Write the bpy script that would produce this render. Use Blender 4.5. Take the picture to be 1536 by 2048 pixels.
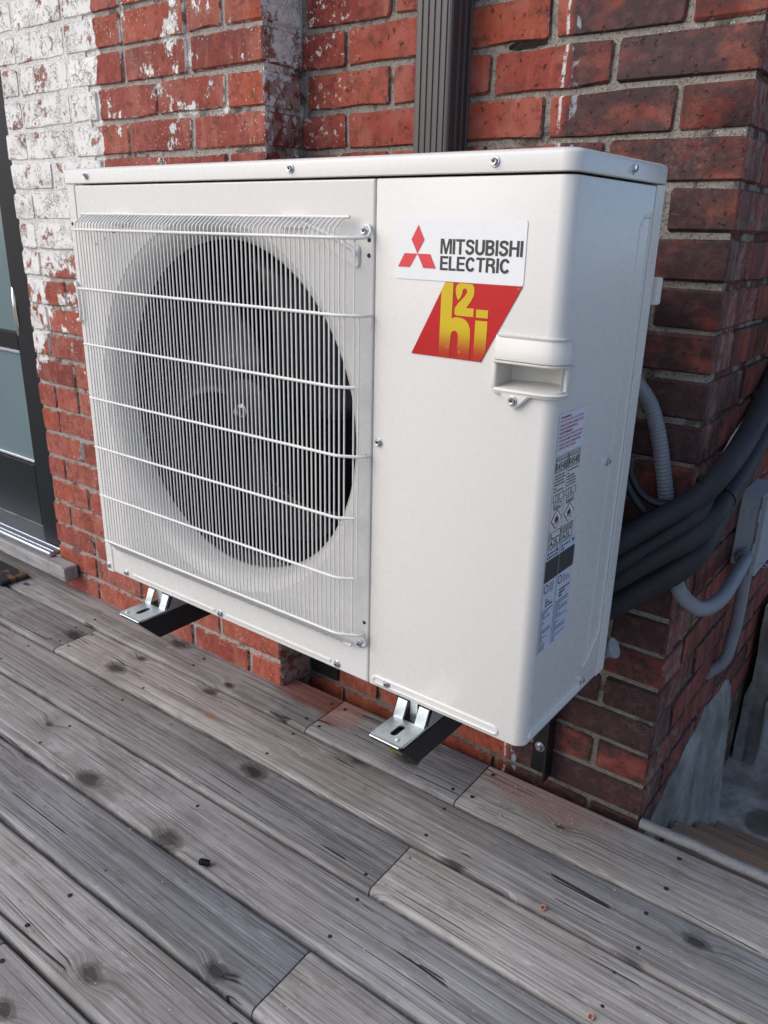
import bpy, bmesh, math, random
from mathutils import Vector, Matrix
random.seed(7)
R = math.radians
SC = bpy.context.scene
COL = SC.collection
for o in list(bpy.data.objects): bpy.data.objects.remove(o)

# ---------------------------------------------------------------- camera
cam_d = bpy.data.cameras.new('camera'); cam = bpy.data.objects.new('camera', cam_d); COL.objects.link(cam)
cam_d.sensor_fit = 'VERTICAL'; cam_d.sensor_height = 36.0; cam_d.lens = 1580.33 / 2048 * 36
cam_d.clip_start = 0.02; cam_d.clip_end = 1000
ROW = ((0.793871, 0.607757, 0.019997), (0.220435, -0.256979, -0.940941), (-0.566725, 0.751394, -0.337979))
cam.matrix_world = Matrix(((ROW[0][0], -ROW[1][0], -ROW[2][0], 1.33872),
                           (ROW[0][1], -ROW[1][1], -ROW[2][1], -0.83821),
                           (ROW[0][2], -ROW[1][2], -ROW[2][2], 0.66568), (0, 0, 0, 1)))
cam_d.dof.use_dof = True; cam_d.dof.focus_distance = 1.12; cam_d.dof.aperture_fstop = 16.0
SC.camera = cam
SC.render.resolution_x, SC.render.resolution_y = 768, 1024

# ---------------------------------------------------------------- world, sun, exposure
SUN_EL, SUN_AZ = 38, 220          # azimuth clockwise from +Y: the light comes from the front left
w = bpy.data.worlds.new('World'); SC.world = w; w.use_nodes = True
nt = w.node_tree; bg = nt.nodes['Background']
sky = nt.nodes.new('ShaderNodeTexSky'); sky.sky_type = 'NISHITA'; sky.sun_disc = False
sky.sun_elevation = R(SUN_EL); sky.sun_rotation = R(SUN_AZ); sky.air_density = 0.75; sky.dust_density = 2.2; sky.ozone_density = 1.0
nt.links.new(sky.outputs[0], bg.inputs[0]); bg.inputs[1].default_value = 0.14
sd = bpy.data.lights.new('sun', 'SUN'); sun = bpy.data.objects.new('sun', sd); COL.objects.link(sun)
sd.energy = 0.80; sd.angle = R(50); sd.color = (0.985, 0.99, 0.99)
dv = Vector((math.sin(R(SUN_AZ)) * math.cos(R(SUN_EL)), math.cos(R(SUN_AZ)) * math.cos(R(SUN_EL)), math.sin(R(SUN_EL))))
sun.rotation_euler = dv.to_track_quat('Z', 'Y').to_euler()
vs = SC.view_settings
vs.view_transform = 'Standard'; vs.look = 'None'; vs.gamma = 1.0; vs.exposure = 0.56; vs.use_curve_mapping = False

# ---------------------------------------------------------------- node helper
class G:
    def __init__(s, name):
        s.m = bpy.data.materials.new(name); s.m.use_nodes = True; s.nt = s.m.node_tree
        s.b = s.nt.nodes['Principled BSDF']; s.c = {}
    def put(s, sock, v):
        if v is None: return
        if isinstance(v, bpy.types.NodeSocket): s.nt.links.new(v, sock)
        elif isinstance(v, (tuple, list)) and sock.type == 'RGBA' and len(v) == 3: sock.default_value = (*v, 1)
        else: sock.default_value = v
    def node(s, t, **p):
        n = s.nt.nodes.new('ShaderNode' + t)
        for k, v in p.items(): setattr(n, k, v)
        return n
    def math(s, op, a, b=None, c=None):
        n = s.node('Math', operation=op); s.put(n.inputs[0], a); s.put(n.inputs[1], b); s.put(n.inputs[2], c); return n.outputs[0]
    def add(s, a, b): return s.math('ADD', a, b)
    def sub(s, a, b): return s.math('SUBTRACT', a, b)
    def mul(s, a, b): return s.math('MULTIPLY', a, b)
    def mx(s, a, b): return s.math('MAXIMUM', a, b)
    def mr(s, v, a, b, c=0.0, d=1.0):
        n = s.node('MapRange', interpolation_type='SMOOTHSTEP')
        for i, q in enumerate((v, a, b, c, d)): s.put(n.inputs[i], q)
        return n.outputs[0]
    def mix(s, f, a, b, mode='MIX'):
        n = s.node('Mix', data_type='RGBA', blend_type=mode); s.put(n.inputs[0], f); s.put(n.inputs[6], a); s.put(n.inputs[7], b); return n.outputs[2]
    def ramp(s, f, *st):
        n = s.node('ValToRGB'); e = n.color_ramp.elements
        while len(e) < len(st): e.new(0.5)
        for i, (p, c) in enumerate(st): e[i].position = p; e[i].color = (*c, 1)
        s.put(n.inputs[0], f); return n.outputs[0]
    def pos(s):
        if 'pos' not in s.c: s.c['pos'] = s.node('NewGeometry')
        return s.c['pos'].outputs['Position']
    def nrm(s):
        s.pos(); return s.xyz(s.c['pos'].outputs['Normal'])
    def rnd(s):
        if 'rnd' not in s.c: s.c['rnd'] = s.node('ObjectInfo')
        return s.c['rnd'].outputs['Random']
    def edge(s):
        # distance from the rim of a brick's own box, 0 at the rim
        t = s.node('TexCoord'); x, y, z = s.xyz(t.outputs['Generated'])
        f = lambda q: s.math('MINIMUM', q, s.sub(1.0, q))
        return s.math('MINIMUM', s.mul(f(x), 2.9), f(z))
    def xyz(s, v):
        n = s.node('SeparateXYZ'); s.put(n.inputs[0], v); return n.outputs
    def vec(s, x, y, z):
        n = s.node('CombineXYZ'); s.put(n.inputs[0], x); s.put(n.inputs[1], y); s.put(n.inputs[2], z); return n.outputs[0]
    def scl(s, v, k):
        n = s.node('VectorMath', operation='MULTIPLY'); s.put(n.inputs[0], v); n.inputs[1].default_value = k; return n.outputs[0]
    def vadd(s, a, b):
        n = s.node('VectorMath', operation='ADD'); s.put(n.inputs[0], a); s.put(n.inputs[1], b); return n.outputs[0]
    def noise(s, v, sc, det=3.0, ro=0.55, di=0.0):
        n = s.node('TexNoise'); s.put(n.inputs['Vector'], v)
        for k, q in (('Scale', sc), ('Detail', det), ('Roughness', ro), ('Distortion', di)): s.put(n.inputs[k], q)
        return n.outputs[0]
    def noisec(s, v, sc, det=2.0):
        n = s.node('TexNoise'); s.put(n.inputs['Vector'], v); n.inputs['Scale'].default_value = sc; n.inputs['Detail'].default_value = det
        return n.outputs[1]
    def voro(s, v, sc, feat='F1'):
        n = s.node('TexVoronoi', feature=feat); s.put(n.inputs['Vector'], v); n.inputs['Scale'].default_value = sc; return n
    def bump(s, h, dist, st=1.0):
        n = s.node('Bump'); s.put(n.inputs['Height'], h); n.inputs['Distance'].default_value = dist; n.inputs['Strength'].default_value = st
        s.nt.links.new(n.outputs[0], s.b.inputs['Normal']); return n
    def out(s, col, rough=0.5, metal=0.0, spec=None):
        s.put(s.b.inputs['Base Color'], col); s.put(s.b.inputs['Roughness'], rough); s.put(s.b.inputs['Metallic'], metal)
        if spec is not None: s.put(s.b.inputs['Specular IOR Level'], spec)
        return s.m

def flat(name, col, rough=0.5, metal=0.0, var=0.06, sc=40, bump=0.0, spec=None):
    g = G(name); n = g.noise(g.pos(), sc, 4)
    c = g.mix(n, tuple(max(0, q * (1 - var)) for q in col), tuple(q * (1 + var) for q in col))
    if bump: g.bump(g.noise(g.pos(), sc * 6, 4), bump)
    r = g.add(rough, g.mul(g.sub(n, 0.5), 0.12))
    return g.out(c, r, metal, spec)

# ---------------------------------------------------------------- materials
def paint_mask(g, P, X, Z, nx, wood=False):
    """old white paint on the left pier: heavy and crackled far left, flaking elsewhere"""
    nb = g.noise(P, 9, 4)
    wa = g.mul(g.mr(g.add(X, g.mul(g.sub(nb, 0.5), 0.05)), -0.375, -0.395), g.mr(g.add(Z, g.mul(g.sub(nb, 0.5), 0.5)), 0.42, 0.68))
    n1 = g.noise(P, 16, 9, 0.72); n2 = g.noise(g.scl(P, (1, 1, .45)), 75, 4, 0.65)
    big = g.noise(P, 6.5, 2)
    f = g.add(g.mul(n1, 0.50), g.add(g.mul(n2, 0.20), g.mul(big, 0.40)))       # mean about .55
    leftlow = g.mul(g.mr(X, -0.40, -0.5), g.mr(Z, 0.6, -0.2, 1.0, 0.15))
    side = g.mr(nx, 0.5, 0.7)
    thr = g.sub(0.610, g.mul(wa, 0.20))
    thr = g.sub(thr, g.mul(leftlow, 0.045)); thr = g.sub(thr, g.mul(side, 0.075))
    thr = g.add(thr, g.mr(Z, 0.35, -0.1, 0.0, 0.10))
    return g.mr(f, thr, g.add(thr, 0.018)), wa

def crackle(g, P):
    Pd = g.vadd(P, g.scl(g.noisec(P, 30, 4), (.06, .06, .06)))
    Pd = g.vadd(Pd, g.scl(g.noisec(P, 140, 3), (.012, .012, .012)))
    e = g.voro(Pd, 62, 'DISTANCE_TO_EDGE').outputs[0]
    e2 = g.voro(g.scl(Pd, (1, 1, .7)), 150, 'DISTANCE_TO_EDGE').outputs[0]
    l1 = g.mul(g.mr(e, 0.0, 0.045, 1.0, 0.0), g.mr(g.noise(P, 26, 4, .6), .46, .58))
    l2 = g.mul(g.mr(e2, 0.0, 0.06, .9, 0.0), g.mr(g.noise(P, 19, 4, .6), 0.50, 0.62))
    return g.mx(l1, l2)

def brick_mat(name, pier):
    g = G(name); P = g.pos(); X, Y, Z = g.xyz(P); nx = g.nrm()[0]; rnd = g.rnd()
    base = g.ramp(rnd, (0, (.19, .034, .024)), (.3, (.28, .054, .036)), (.55, (.34, .075, .044)), (.8, (.33, .068, .030)), (1, (.20, .044, .034)))
    blot = g.noise(g.vadd(P, g.vec(g.mul(rnd, 9), 0, 0)), 13, 5, .6)
    base = g.mix(g.mr(blot, .44, .62, 0, .60), base, (.36, .115, .085))
    base = g.mix(g.mr(g.noise(P, 40, 6, .7), .50, .64, 0, .65), base, (.11, .026, .022))
    fine = g.noise(P, 220, 4, .7)
    base = g.mix(g.mr(fine, .55, .8, 0, .4), base, (.38, .15, .11))
    pits = g.mr(g.noise(P, 95, 3, .5), .64, .72)
    base = g.mix(g.mul(pits, .7), base, (.05, .02, .018))
    streak = g.noise(g.vadd(g.scl(P, (1, 1, .22)), g.vec(0, 0, g.mul(rnd, 5))), 34, 4, .6)
    base = g.mix(g.mr(streak, .5, .66, 0, .5), base, (.38, .13, .08))
    base = g.mix(g.mr(g.noise(P, 19, 8, .75), .50, .66, 0, .55), base, (.085, .030, .026))
    ed = g.edge(); en = g.noise(P, 48, 5, .65)
    rim = g.mr(g.add(ed, g.mul(g.sub(en, .5), .44)), .0, .05, 1, 0)      # mortar smeared over the arrises
    base = g.mix(g.mul(rim,   .5 if not pier else .6), base, (.30, .26, .22) if not pier else (.42, .36, .32))
    if not pier:
        nb = g.noise(P, 18, 5, .6)
        m = g.mr(g.add(X, g.mul(g.sub(nb, .5), .022)), .700, .718)
        nsoot = g.noise(g.scl(P, (1, 1, 1.6)), 11, 7, .68)
        amt = g.add(nsoot, g.mul(g.sub(rnd, .5), .30))
        soot = g.mul(m, g.mr(amt, .27, .52, .20, .95))
        # the face round the corner is streaked from top to bottom
        st = g.noise(g.scl(P, (1, 9, 1.5)), 5.5, 5, .6)
        sidef = g.mr(nx, .5, .8)
        soot2 = g.mr(g.add(st, g.mul(g.sub(rnd, .5), .2)), .40, .64, .10, .8)
        soot = g.add(g.mul(soot, g.sub(1, sidef)), g.mul(soot2, sidef))
        sc = g.mix(g.mr(g.noise(P, 60, 4, .6), .45, .7), (.036, .021, .022), (.075, .04, .036))
        base = g.mix(soot, base, sc)
        # scratches and worn spots that show fresh red
        worn = g.mr(g.noise(g.scl(P, (1, 1, 2.5)), 70, 6, .75), .61, .70)
        base = g.mix(g.mul(g.mul(worn, m), .75), base, (.30, .09, .055))
        bloom = g.mul(g.mr(g.noise(P, 7, 3), .55, .75), g.mr(g.noise(P, 160, 5, .7), .45, .7))
        base = g.mix(g.mul(bloom, .35), base, (.34, .29, .28))
        # strip of old caulk left by something fixed here before
        d = g.math('ABSOLUTE', g.add(g.sub(X, .702), g.mul(g.sub(g.noise(g.scl(P, (1, 1, .5)), 26, 3), .5), .026)))
        cl = g.mul(g.mr(d, .0012, .0036, 1, 0), g.mr(g.noise(P, 55, 6, .7), .46, .54))
        d2 = g.math('ABSOLUTE', g.add(g.sub(X, .722), g.mul(g.sub(g.noise(g.scl(P, (1, 1, .5)), 30, 3), .5), .03)))
        cl2 = g.mul(g.mr(d2, .003, .006, 1, 0), g.mr(g.noise(P, 41, 4), .5, .6))
        front = g.mr(g.math('ABSOLUTE', nx), .3, .5, 1, 0)
        base = g.mix(g.mul(cl, front), base, (.62, .6, .57)); base = g.mix(g.mul(cl2, front), base, (.27, .29, .33))
        fl = g.mul(g.mr(X, .21, .30, 1, 0), g.mr(g.noise(P, 70, 7, .75), .575, .60))
        base = g.mix(g.mul(fl, g.mr(Z, .1, .4)), base, (.66, .64, .6))
        h = g.add(g.mul(fine, .4), g.add(g.mul(nb, 1.2), g.add(g.mul(pits, -1.0), g.mul(rim, -.7))))
        g.bump(h, .0022)
        return g.out(base, g.mr(soot, 0, 1, .88, .74), 0, .35)
    pm, wa = paint_mask(g, P, X, Z, nx)
    cr = crackle(g, P)
    pc = g.mix(g.noise(P, 20, 3), (.76, .735, .69), (.85, .835, .80))
    pc = g.mix(g.mul(cr, g.add(.25, g.mul(wa, .65))), pc, (.17, .13, .10))
    pc = g.mix(g.mul(g.mr(g.noise(P, 24, 3), .66, .74), .5), pc, (.62, .47, .26))
    pk = g.mr(g.noise(P, 24, 9, .76), .57, .585)          # chips down to the brick
    pm2 = g.mul(pm, g.sub(1, g.mul(pk, .9)))
    chalk = g.mul(g.mr(g.noise(g.scl(P, (1, 1, .4)), 26, 6, .7), .5, .75), .16)
    base = g.mix(chalk, base, (.55, .42, .38))
    spk = g.mul(g.mr(g.noise(P, 190, 3, .6), .63, .67), g.mr(g.noise(P, 12, 4), .40, .60))
    base = g.mix(pm2, base, pc)
    base = g.mix(g.mul(spk, .85), base, (.74, .70, .64))
    h = g.add(g.mul(fine, .3), g.add(g.add(g.mul(pm2, .5), g.mul(rim, -.6)), g.add(g.mul(cr, g.mul(pm2, -.6)), g.mul(pits, -.8))))
    g.bump(h, .0022)
    return g.out(base, .85, 0, .35)

def mortar_mat(name, pier):
    g = G(name); P = g.pos(); X, Y, Z = g.xyz(P); nx = g.nrm()[0]
    n = g.noise(P, 60, 6, .65)
    a, b = ((.26, .225, .20), (.50, .45, .40)) if pier else ((.16, .145, .12), (.40, .365, .31))
    c = g.mix(n, a, b)
    v = g.voro(P, 190); peb = g.mr(v.outputs[0], .20, .34, 1, 0)
    pick = g.mr(g.xyz(v.outputs[1])[0], .70, .75)
    c = g.mix(g.mul(peb, pick), c, (.62, .60, .56))
    dk = g.mr(g.xyz(v.outputs[1])[1], .82, .86)
    c = g.mix(g.mul(peb, dk), c, (.06, .05, .045))
    c = g.mix(g.mr(g.noise(P, 24, 5, .6), .54, .64, 0, .8), c, (.085, .07, .058))
    if pier:
        pm, wa = paint_mask(g, P, X, Z, nx)
        pm = g.mx(g.mul(pm, g.mr(g.noise(P, 33, 5), .36, .45)), g.mul(wa, g.mr(g.noise(P, 21, 6, .7), .36, .42, .45, .96)))
        c = g.mix(pm, c, g.mix(g.mul(crackle(g, P), .5), (.78, .755, .71), (.25, .2, .17)))
    else:
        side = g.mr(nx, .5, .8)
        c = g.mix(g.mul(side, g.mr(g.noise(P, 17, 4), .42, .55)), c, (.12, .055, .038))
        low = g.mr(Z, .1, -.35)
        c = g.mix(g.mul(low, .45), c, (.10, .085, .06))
    h = g.add(g.mul(n, 1.0), g.add(g.mul(peb, .9), g.mul(g.noise(P, 300, 3), .4)))
    g.bump(h, .0045)
    return g.out(c, .95, 0, .2)

def wood_mat(name, fresh=False):
    g = G(name); P = g.pos(); X, Y, Z = g.xyz(P); rnd = g.rnd()
    off = g.mul(rnd, 37.0)
    p = g.vec(g.add(X, off), g.add(Y, g.mul(rnd, 11.0)), g.mul(Z, .4))
    kv = g.voro(g.vadd(g.scl(p, (4.3, 7.6, 0)), g.scl(g.noisec(p, 40, 3), (.05, .05, 0))), 1.0)
    kv.voronoi_dimensions = '2D'; kv.inputs['Randomness'].default_value = .85
    kd = kv.outputs[0]; kon = g.mr(g.xyz(kv.outputs[1])[0], .66, .68)
    kd = g.add(kd, g.mul(g.sub(1, kon), 2.0))
    swirl = g.mul(g.mr(kd, .02, .24, 1, 0), .013)
    yy = g.add(g.xyz(p)[1], g.add(swirl, g.mul(g.sub(g.noise(g.scl(p, (1.1, 2.5, 1)), 1.0, 2), .5), .022)))
    q = g.vec(g.xyz(p)[0], yy, g.mul(Z, .4))
    g1 = g.noise(g.scl(q, (2.5, 230, 60)), 1.0, 5, .62)
    g2 = g.noise(g.scl(q, (1.2, 70, 20)), 1.0, 4, .6, .3)
    g3 = g.noise(g.scl(q, (9, 520, 80)), 1.0, 3, .6)
    patch = g.noise(p, 7, 5, .6); patch2 = g.noise(g.scl(p, (1.2, 4, 1)), 3.2, 5, .62)
    if fresh:
        c = g.mix(g2, (.22, .13, .08), (.40, .26, .165)); c = g.mix(g.mr(patch2, .45, .7, 0, .6), c, (.15, .105, .075))
    else:
        c = g.mix(g.mr(g2, .3, .7), (.19, .184, .178), (.36, .352, .345))
        c = g.mix(g.mr(patch2, .42, .70, 0, .5), c, (.19, .172, .155))
        c = g.mix(g.mr(patch, .50, .72, 0, .45), c, (.45, .45, .45))
        c = g.mix(g.mr(g.noise(g.scl(p, (.8, 2.2, 1)), 24, 7, .72), .54, .68, 0, .55), c, (.11, .10, .09))
        tone = g.ramp(rnd, (0, (1.08, 1.06, 1.03)), (.5, (.97, .97, .97)), (.8, (1.04, 1.0, .94)), (1, (.90, .90, .90)))
        c = g.mix(1.0, c, tone, 'MULTIPLY')
    gl = g.mr(g1, .50, .64)
    c = g.mix(g.mul(gl, .72), c, (.085, .076, .069))
    c = g.mix(g.mul(g.mr(g3, .50, .70), .5), c, (.50, .495, .49) if not fresh else (.34, .23, .15))
    # long drying cracks along the grain
    ck = g.math('ABSOLUTE', g.sub(g.noise(g.scl(q, (.30, 24, 1)), 1.0, 1, .4), .5))
    ck = g.mul(g.mr(ck, 0, .008, 1, 0), g.mr(g.noise(p, 5.5, 2), .53, .58))
    c = g.mix(g.mul(ck, .9), c, (.018, .016, .015))
    # knots
    ksz = g.mr(g.xyz(kv.outputs[1])[1], 0, 1, .5, 1.7); kd = g.math('DIVIDE', kd, ksz)
    kd = g.add(kd, g.mul(g.sub(g.noise(g.scl(p, (1, 2.2, 1)), 42, 5, .7), .5), .10))
    kn = g.mr(kd, .085, .115, 1, 0); kc = g.mr(kd, .045, .075, 1, 0)
    rings = g.math('SINE', g.mul(kd, 230.0))
    c = g.mix(g.mul(kn, .75), c, (.075, .066, .058))
    c = g.mix(g.mul(g.mul(kn, g.mr(rings, .1, .9)), .5), c, (.20, .19, .18))
    c = g.mix(g.mul(kc, .85), c, (.03, .026, .023))
    smear = g.mul(g.mr(kd, .12, .36, 1, 0), g.mr(g.noise(p, 15, 4), .40, .60))
    c = g.mix(g.mul(smear, .32), c, (.075, .068, .062))
    if not fresh:
        # brick dust swept out from the drill holes
        def blob(cx, cy, rx, ry):
            a = g.math('POWER', g.mul(g.sub(X, cx), 1 / rx), 2.0); b = g.math('POWER', g.mul(g.sub(Y, cy), 1 / ry), 2.0)
            return g.mr(g.add(g.add(a, b), g.mul(g.sub(g.noise(P, 18, 4), .5), 1.1)), .15, 1.15, 1, 0)
        dn = g.add(.35, g.mul(g.noise(P, 130, 4, .7), .7))
        c = g.mix(g.mul(g.mul(blob(.225, .375, .115, .065), dn), .95), c, (.30, .075, .042))
        c = g.mix(g.mul(g.mul(blob(.33, .36, .07, .07), dn), .6), c, (.30, .075, .042))
        c = g.mix(g.mul(g.mul(blob(.83, .385, .16, .06), dn), .62), c, (.33, .15, .13))
        c = g.mix(g.mul(g.mul(blob(.103, .158, .022, .012), dn), .8), c, (.32, .08, .05))
        sp = g.voro(P, 90); spk = g.mul(g.mr(sp.outputs[0], .10, .16, 1, 0), g.mr(g.xyz(sp.outputs[1])[0], .86, .88))
        c = g.mix(g.mul(spk, .6), c, (.5, .48, .45))
    scr = g.mul(g.mr(g.noise(g.scl(p, (14, 90, 1)), 1.0, 3, .7), .60, .72), g.mr(g.noise(p, 5, 3), .45, .6))
    if not fresh: c = g.mix(g.mul(scr, .55), c, (.58, .575, .57))
    h = g.add(g.mul(g1, -.6), g.add(g.mul(g3, .3), g.add(g.mul(ck, -2.2), g.add(g.mul(kc, -.5), g.mul(g2, .5)))))
    g.bump(h, .002, 1.0)
    return g.out(c, g.mr(patch, .3, .7, .85, .66), 0, .35)

def metal_mat(name, col, rough):
    g = G(name); n = g.noise(g.pos(), 70, 4); v = g.voro(g.pos(), 160)
    c = g.mix(g.mr(g.xyz(v.outputs[1])[0], 0, 1, .0, .35), col, tuple(q * .72 for q in col))
    g.bump(n, .0004)
    return g.out(c, g.add(rough, g.mul(g.sub(n, .5), .25)), 1.0)

def concrete_mat(name, col, green=0.0):
    g = G(name); P = g.pos(); n = g.noise(P, 9, 7, .65); n2 = g.noise(P, 90, 4)
    c = g.mix(g.mr(n, .3, .7), tuple(q * .55 for q in col), tuple(q * 1.25 for q in col))
    c = g.mix(g.mr(n2, .5, .75, 0, .45), c, tuple(q * .4 for q in col))
    c = g.mix(g.mr(g.noise(P, 3.2, 5, .6), .52, .66, 0, .75), c, (col[0] * .5, col[1] * .42, col[2] * .33))
    if green:
        X, Y, Z = g.xyz(P)
        def blob(cx, cy, rx, ry):
            a = g.math('POWER', g.mul(g.sub(X, cx), 1 / rx), 2.0); b = g.math('POWER', g.mul(g.sub(Y, cy), 1 / ry), 2.0)
            return g.mr(g.add(g.add(a, b), g.mul(g.sub(g.noise(P, 14, 4), .5), 1.2)), .55, 1.05, 1, 0)
        c = g.mix(g.mul(blob(1.14, 1.07, .05, .06), .7), c, (.07, .065, .045)); c = g.mix(g.mul(blob(1.16, 1.55, .10, .17), .85), c, (.30, .07, .03))
    g.bump(g.add(n, g.mul(n2, .3)), .006)
    return g.out(c, .9, 0, .3)

M = {}
M['brick'] = brick_mat('sooty_brick', False); M['pier_brick'] = brick_mat('painted_brick', True)
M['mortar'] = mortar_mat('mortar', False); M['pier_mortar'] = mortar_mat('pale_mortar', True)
M['wood'] = wood_mat('weathered_wood'); M['stair_wood'] = wood_mat('stair_wood', True)
def paint(name, col, rough):
    g = G(name); P = g.pos(); n = g.noise(P, 2.4, 3); d = g.noise(P, 46, 6, .7)
    c = g.mix(n, tuple(q * .985 for q in col), tuple(q * 1.01 for q in col))
    c = g.mix(g.mr(d, .62, .85, 0, .035), c, (.5, .47, .42))
    sp = g.voro(P, 34); c = g.mix(g.mul(g.mul(g.mr(sp.outputs[0], .022, .034, 1, 0), g.mr(g.xyz(sp.outputs[1])[0], .965, .97)), .5), c, (.25, .22, .18))
    g.bump(g.add(g.mul(g.noise(P, 620, 2), .25), g.mul(g.noise(P, 3.2, 1), 4.0)), .0006, .5)
    return g.out(c, g.mr(d, .3, .7, rough - .01, rough + .03), 0, .45)
M['white'] = paint('ivory_paint', (.69, .675, .635), .26)
M['guard'] = paint('ivory_wire', (.73, .72, .685), .35)
M['handle'] = flat('ivory_plastic', (.68, .66, .61), .42, 0, .02)
M['zinc'] = metal_mat('zinc', (.60, .63, .66), .36); M['galv'] = metal_mat('galvanised_steel', (.58, .63, .65), .47)
M['dark'] = flat('dark_inside', (.012, .012, .014), .7); M['fan'] = flat('fan_plastic', (.011, .0125, .015), .42, 0, .2, 40, 0, .4)
M['fins'] = flat('coil_fins', (.008, .009, .010), .7, 0, .1, 40, 0, .15)
M['blackmetal'] = flat('black_steel', (.010, .010, .011), .42, 0, .2, 60, .0004)
M['foam'] = flat('foam_insulation', (.026, .027, .031), .6, 0, .3, 30, .0008, .3)
M['cable'] = flat('cable_black', (.008, .008, .009), .5)
M['conduit'] = flat('grey_conduit', (.21, .22, .24), .5, 0, .1, 25, .0003)
M['boxgrey'] = flat('grey_enamel', (.33, .365, .39), .45, 0, .06, 18, .0003)
M['spout'] = flat('brown_grey_aluminium', (.060, .054, .051), .38, .1, .07, 12, 0, .5)
M['concrete'] = concrete_mat('concrete', (.32, .31, .29)); M['parging'] = concrete_mat('parging', (.29, .275, .25))
M['floor'] = concrete_mat('damp_concrete', (.38, .35, .30), 1.0)
M['doorframe'] = flat('navy_door_paint', (.006, .008, .011), .5, 0, .15, 40, 0, .2)
M['alu'] = metal_mat('aluminium_sill', (.56, .60, .66), .38); M['chrome'] = metal_mat('chrome', (.75, .72, .66), .18)
M['stripe'] = flat('grey_edge_paint', (.20, .20, .20), .6, 0, .35, 35, .002)
M['hole_shade'] = flat('dark_hole_shade', (.02, .017, .013), .95, 0, .6, 200, .004); M['copper'] = flat('copper', (.30, .10, .06), .35, .8); M['white_bit'] = flat('chip_white', (.62, .6, .57), .8)
M['red_bit'] = flat('chip_red', (.30, .09, .06), .9); M['leaf'] = flat('dry_leaf', (.14, .13, .04), .8, 0, .4)
M['sticker'] = flat('sticker_white', (.80, .81, .80), .28, 0, .01); M['print_grey'] = flat('print_grey', (.035, .034, .036), .4)
M['print_red'] = flat('print_red', (.68, .045, .06), .35, 0, .02); M['warn'] = flat('warn_red', (.45, .02, .05), .4)
M['lab'] = flat('label_film', (.56, .60, .70), .35, 0, .02); M['warnlab'] = flat('warn_film', (.70, .70, .80), .35, 0, .02)
g = G('rust_screw'); M['rust'] = g.out(g.mix(g.noise(g.pos(), 900, 3), (.012, .009, .008), (.055, .03, .022)), .8, .2)
def logo_mat(name, a, b):
    g = G(name); Z = g.xyz(g.pos())[2]
    c = g.mix(g.mr(Z, .519, .557), a, b)
    sp = g.voro(g.pos(), 110); c = g.mix(g.mul(g.mul(g.mr(sp.outputs[0], .12, .2, 1, 0), g.mr(g.xyz(sp.outputs[1])[0], .90, .92)), .35), c, (.7, .45, .3))
    return g.out(c, .3)
M['logo_red'] = logo_mat('logo_red', (.44, .008, .01), (.50, .006, .008)); M['logo_yellow'] = logo_mat('logo_yellow', (.42, .03, .008), (.62, .44, .012))
g = G('frosted_glass'); M['glass'] = g.out(g.mix(g.noise(g.pos(), 2.0, 2), (.10, .155, .175), (.16, .225, .24)), .16, 0, .6)
g = G('coir_mat'); P_ = g.pos(); n_ = g.noise(P_, 300, 4, .7); X_, Y_, Z_ = g.xyz(P_)
pat = g.mr(g.noise(g.scl(P_, (1, 1.7, 0)), 13, 2, .4, .6), .42, .45)
g.bump(n_, .008); M['coir'] = g.out(g.mix(pat, g.mix(n_, (.09, .045, .015), (.26, .13, .045)), (.012, .011, .010)), .85)
g = G('far_brick'); tb = g.node('TexBrick'); g.put(tb.inputs['Vector'], g.vec(g.add(g.xyz(g.pos())[0], g.xyz(g.pos())[1]), g.xyz(g.pos())[2], 0.0))
for k_, v_ in (('Scale', 1.0), ('Mortar Size', .006), ('Brick Width', .2125), ('Row Height', .071)): tb.inputs[k_].default_value = v_
tb.inputs[1].default_value = (.20, .05, .035, 1); tb.inputs[2].default_value = (.09, .035, .03, 1); tb.inputs[3].default_value = (.27, .24, .2, 1)
M['far_brick'] = g.out(tb.outputs[0], .9)

# ---------------------------------------------------------------- mesh helpers
def mesh_of(name, bm, mat, smooth=None):
    me = bpy.data.meshes.new(name); bm.normal_update(); bm.to_mesh(me); bm.free()
    if mat: me.materials.append(M[mat] if isinstance(mat, str) else mat)
    if smooth is not None:
        for p in me.polygons: p.use_smooth = True
        me.set_sharp_from_angle(angle=R(smooth))
    return me
def link(name, me, parent=None):
    o = bpy.data.objects.new(name, me); COL.objects.link(o)
    if parent: o.parent = parent
    return o
def obj(name, bm, mat, parent=None, smooth=None): return link(name, mesh_of(name, bm, mat, smooth), parent)
def tag(o, label, cat, group=None):
    o['label'] = label; o['category'] = cat
    if group: o['group'] = group
    return o
def struct(o): o['kind'] = 'structure'; return o
def empty(name, loc=(0, 0, 0)):
    o = bpy.data.objects.new(name, None); o.empty_display_size = .05; COL.objects.link(o); o.location = loc; return o
def box(bm, x0, x1, y0, y1, z0, z1, bev=0.0, seg=1):
    r = bmesh.ops.create_cube(bm, size=1.0)['verts']
    for v in r: v.co = Vector(((x0 + x1) / 2 + v.co.x * (x1 - x0), (y0 + y1) / 2 + v.co.y * (y1 - y0), (z0 + z1) / 2 + v.co.z * (z1 - z0)))
    if bev:
        es = list({e for v in r for e in v.link_edges}); bmesh.ops.bevel(bm, geom=es, offset=bev, segments=seg, affect='EDGES', profile=.5)
    return r
def bxo(name, mat, parent, *a, bev=0.0, seg=1, smooth=None):
    bm = bmesh.new(); box(bm, *a, bev=bev, seg=seg); return obj(name, bm, mat, parent, smooth)
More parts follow.
